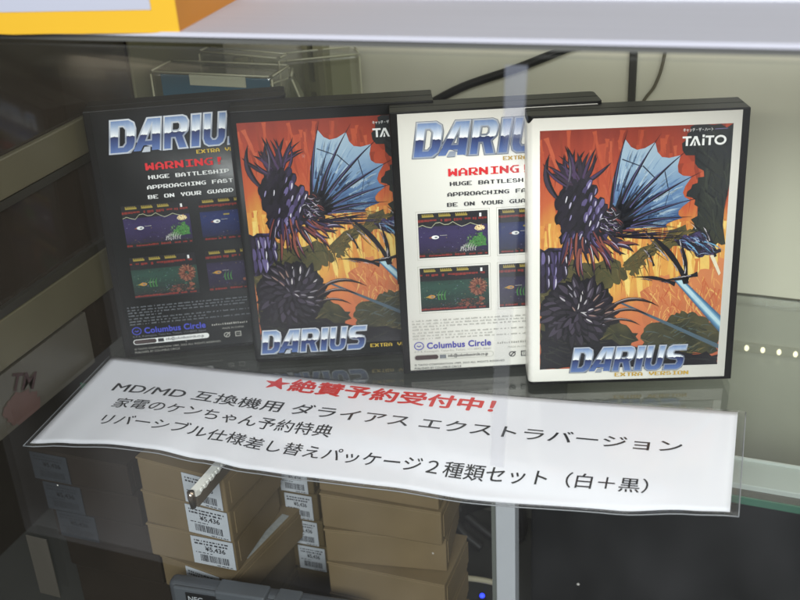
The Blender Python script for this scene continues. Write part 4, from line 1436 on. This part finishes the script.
def clear_pack(loc, rot, w, d, h, label):
    root = thing("clear_package", label, "package", loc, rot, "clear plastic packages behind the black cases")
    box("clear_shell", (0, w, 0, d, 0, h), clearP, root, bevel=0.003, seg=3)
    for q in (((0.002, -.0002, h), (w - .002, -.0002, h)), ((0.0, 0, .003), (0, 0, h - .002)), ((w, 0, .003), (w, 0, h - .002)), ((0.002, d, h), (w - .002, d, h)), ((0, 0.002, h), (0, d - .002, h)), ((w, 0.002, h), (w, d - .002, h))):
        tube("moulded_rim", q, 0.0007, rimP, root, n=6)
    return root


p1 = clear_pack((-0.4470, 0.650, 0.0005), (0, 0, 0.03), 0.095, 0.030, 0.179, "clear plastic package with blue card and white label strip")
box("blue_card", (0.004, 0.090, 0.006, 0.0068, 0.004, 0.1755), mat("card_blue", '#1F5F80', rough=0.5, var=0.15), p1)
lb = box("label_strip", (0.028, 0.072, 0.0046, 0.0054, 0.1690, 0.1765), mat("strip_cream", '#E2E1CC', rough=0.5), p1)
p2 = clear_pack((-0.3950, 0.705, 0.0005), (0, 0, 0.55), 0.080, 0.024, 0.172, "empty clear plastic package standing turned against the back wall")
p3 = clear_pack((-0.3560, 0.695, 0.0005), (0.10, -0.30, 0.35), 0.050, 0.020, 0.165, "clear plastic package leaning sideways before the shelf standard")
p4 = clear_pack((-0.4300, 0.690, 0.0005), (0, 0, -0.12), 0.070, 0.012, 0.184, "thin tall clear plastic package behind the one with the blue card")
box("inner_card", (0.004, 0.066, 0.007, 0.0076, 0.004, 0.120), mat("card_teal", '#24444A', rough=0.5, var=0.2), p4)
prof = [(0.0, 0), (.012, 0), (.012, .10), (.010, .12), (.006, .130), (.006, .136), (.0085, .138), (.0085, .150), (.006, .152), (.006, .166), (.0, .166)]
bm = bmesh.new()
rings = [[bm.verts.new((0.0 + rr * math.cos(2 * math.pi * i / 18), rr * math.sin(2 * math.pi * i / 18), z)) for i in range(18)] for rr, z in prof[1:-1]]
for A_, B_ in zip(rings, rings[1:]):
    for i in range(18):
        bm.faces.new((A_[i], A_[(i + 1) % 18], B_[(i + 1) % 18], B_[i]))
bm.faces.new(rings[0][::-1])
bm.faces.new(rings[-1])
bo = from_bm("bottle", bm, mat("bottle_olive", '#A3A184', rough=0.35, var=0.1), None, smooth=True)
bo.location = (-0.426, 0.742, 0.0005)
tag(bo, "pale olive plastic bottle standing in the rear corner behind the package", "bottle")

# ------------------------------------------------------------------ yellow carton on the counter top
yb = thing("yellow_carton", "yellow and orange carton with white panel standing on the counter top", "carton", (-0.2806, 0.4362, 0.2628), (0, -0.0195, 0.11))
yel = mat("carton_yellow", '#E8B52B', rough=0.5, var=0.03, scale=20)
org = mat("carton_orange", '#D98B24', rough=0.5, var=0.05, scale=20)
bm = bmesh.new()
n = 30
x0, x1, d, h = -0.22, 0.0, 0.12, 0.15


def wavyz(i):
    return 0.0006 + 0.0007 * (0.5 + 0.5 * math.sin(i * 1.3)) * (1 if i % 3 else .3)


bot = [bm.verts.new((x0 + (x1 - x0) * i / n, 0, wavyz(i))) for i in range(n + 1)]
top = [bm.verts.new((x0 + (x1 - x0) * i / n, 0, h)) for i in range(n + 1)]
for i in range(n):
    bm.faces.new((bot[i], bot[i + 1], top[i + 1], top[i]))
b2 = [bm.verts.new((x, d, z)) for x, z in ((x0, .0003), (x1, .0003), (x1, h), (x0, h))]
f = bm.faces.new((bot[n], b2[1], b2[2], top[n]))
f.material_index = 1
f = bm.faces.new((b2[0], bot[0], top[0], b2[3]))
f.material_index = 1
bm.faces.new((b2[1], b2[0], b2[3], b2[2]))
bm.faces.new(top + [b2[2], b2[3]])
bm.faces.new(bot[::-1] + [b2[0], b2[1]])
bmesh.ops.recalc_face_normals(bm, faces=bm.faces)
from_bm("carton_body", bm, [yel, org], yb)
box("white_panel", (x0 + .012, -0.0125, -0.0006, -0.0002, 0.0115, h - .012), mat("panel_lavender", '#BCBECB', rough=0.45), yb)
bm = bmesh.new()
bm_box(bm, 0.0001, 0.0007, 0.014, 0.034, 0.022, 0.040)
from_bm("side_print", bm, mat("print_pale", '#E6C9A0', rough=0.5), yb)
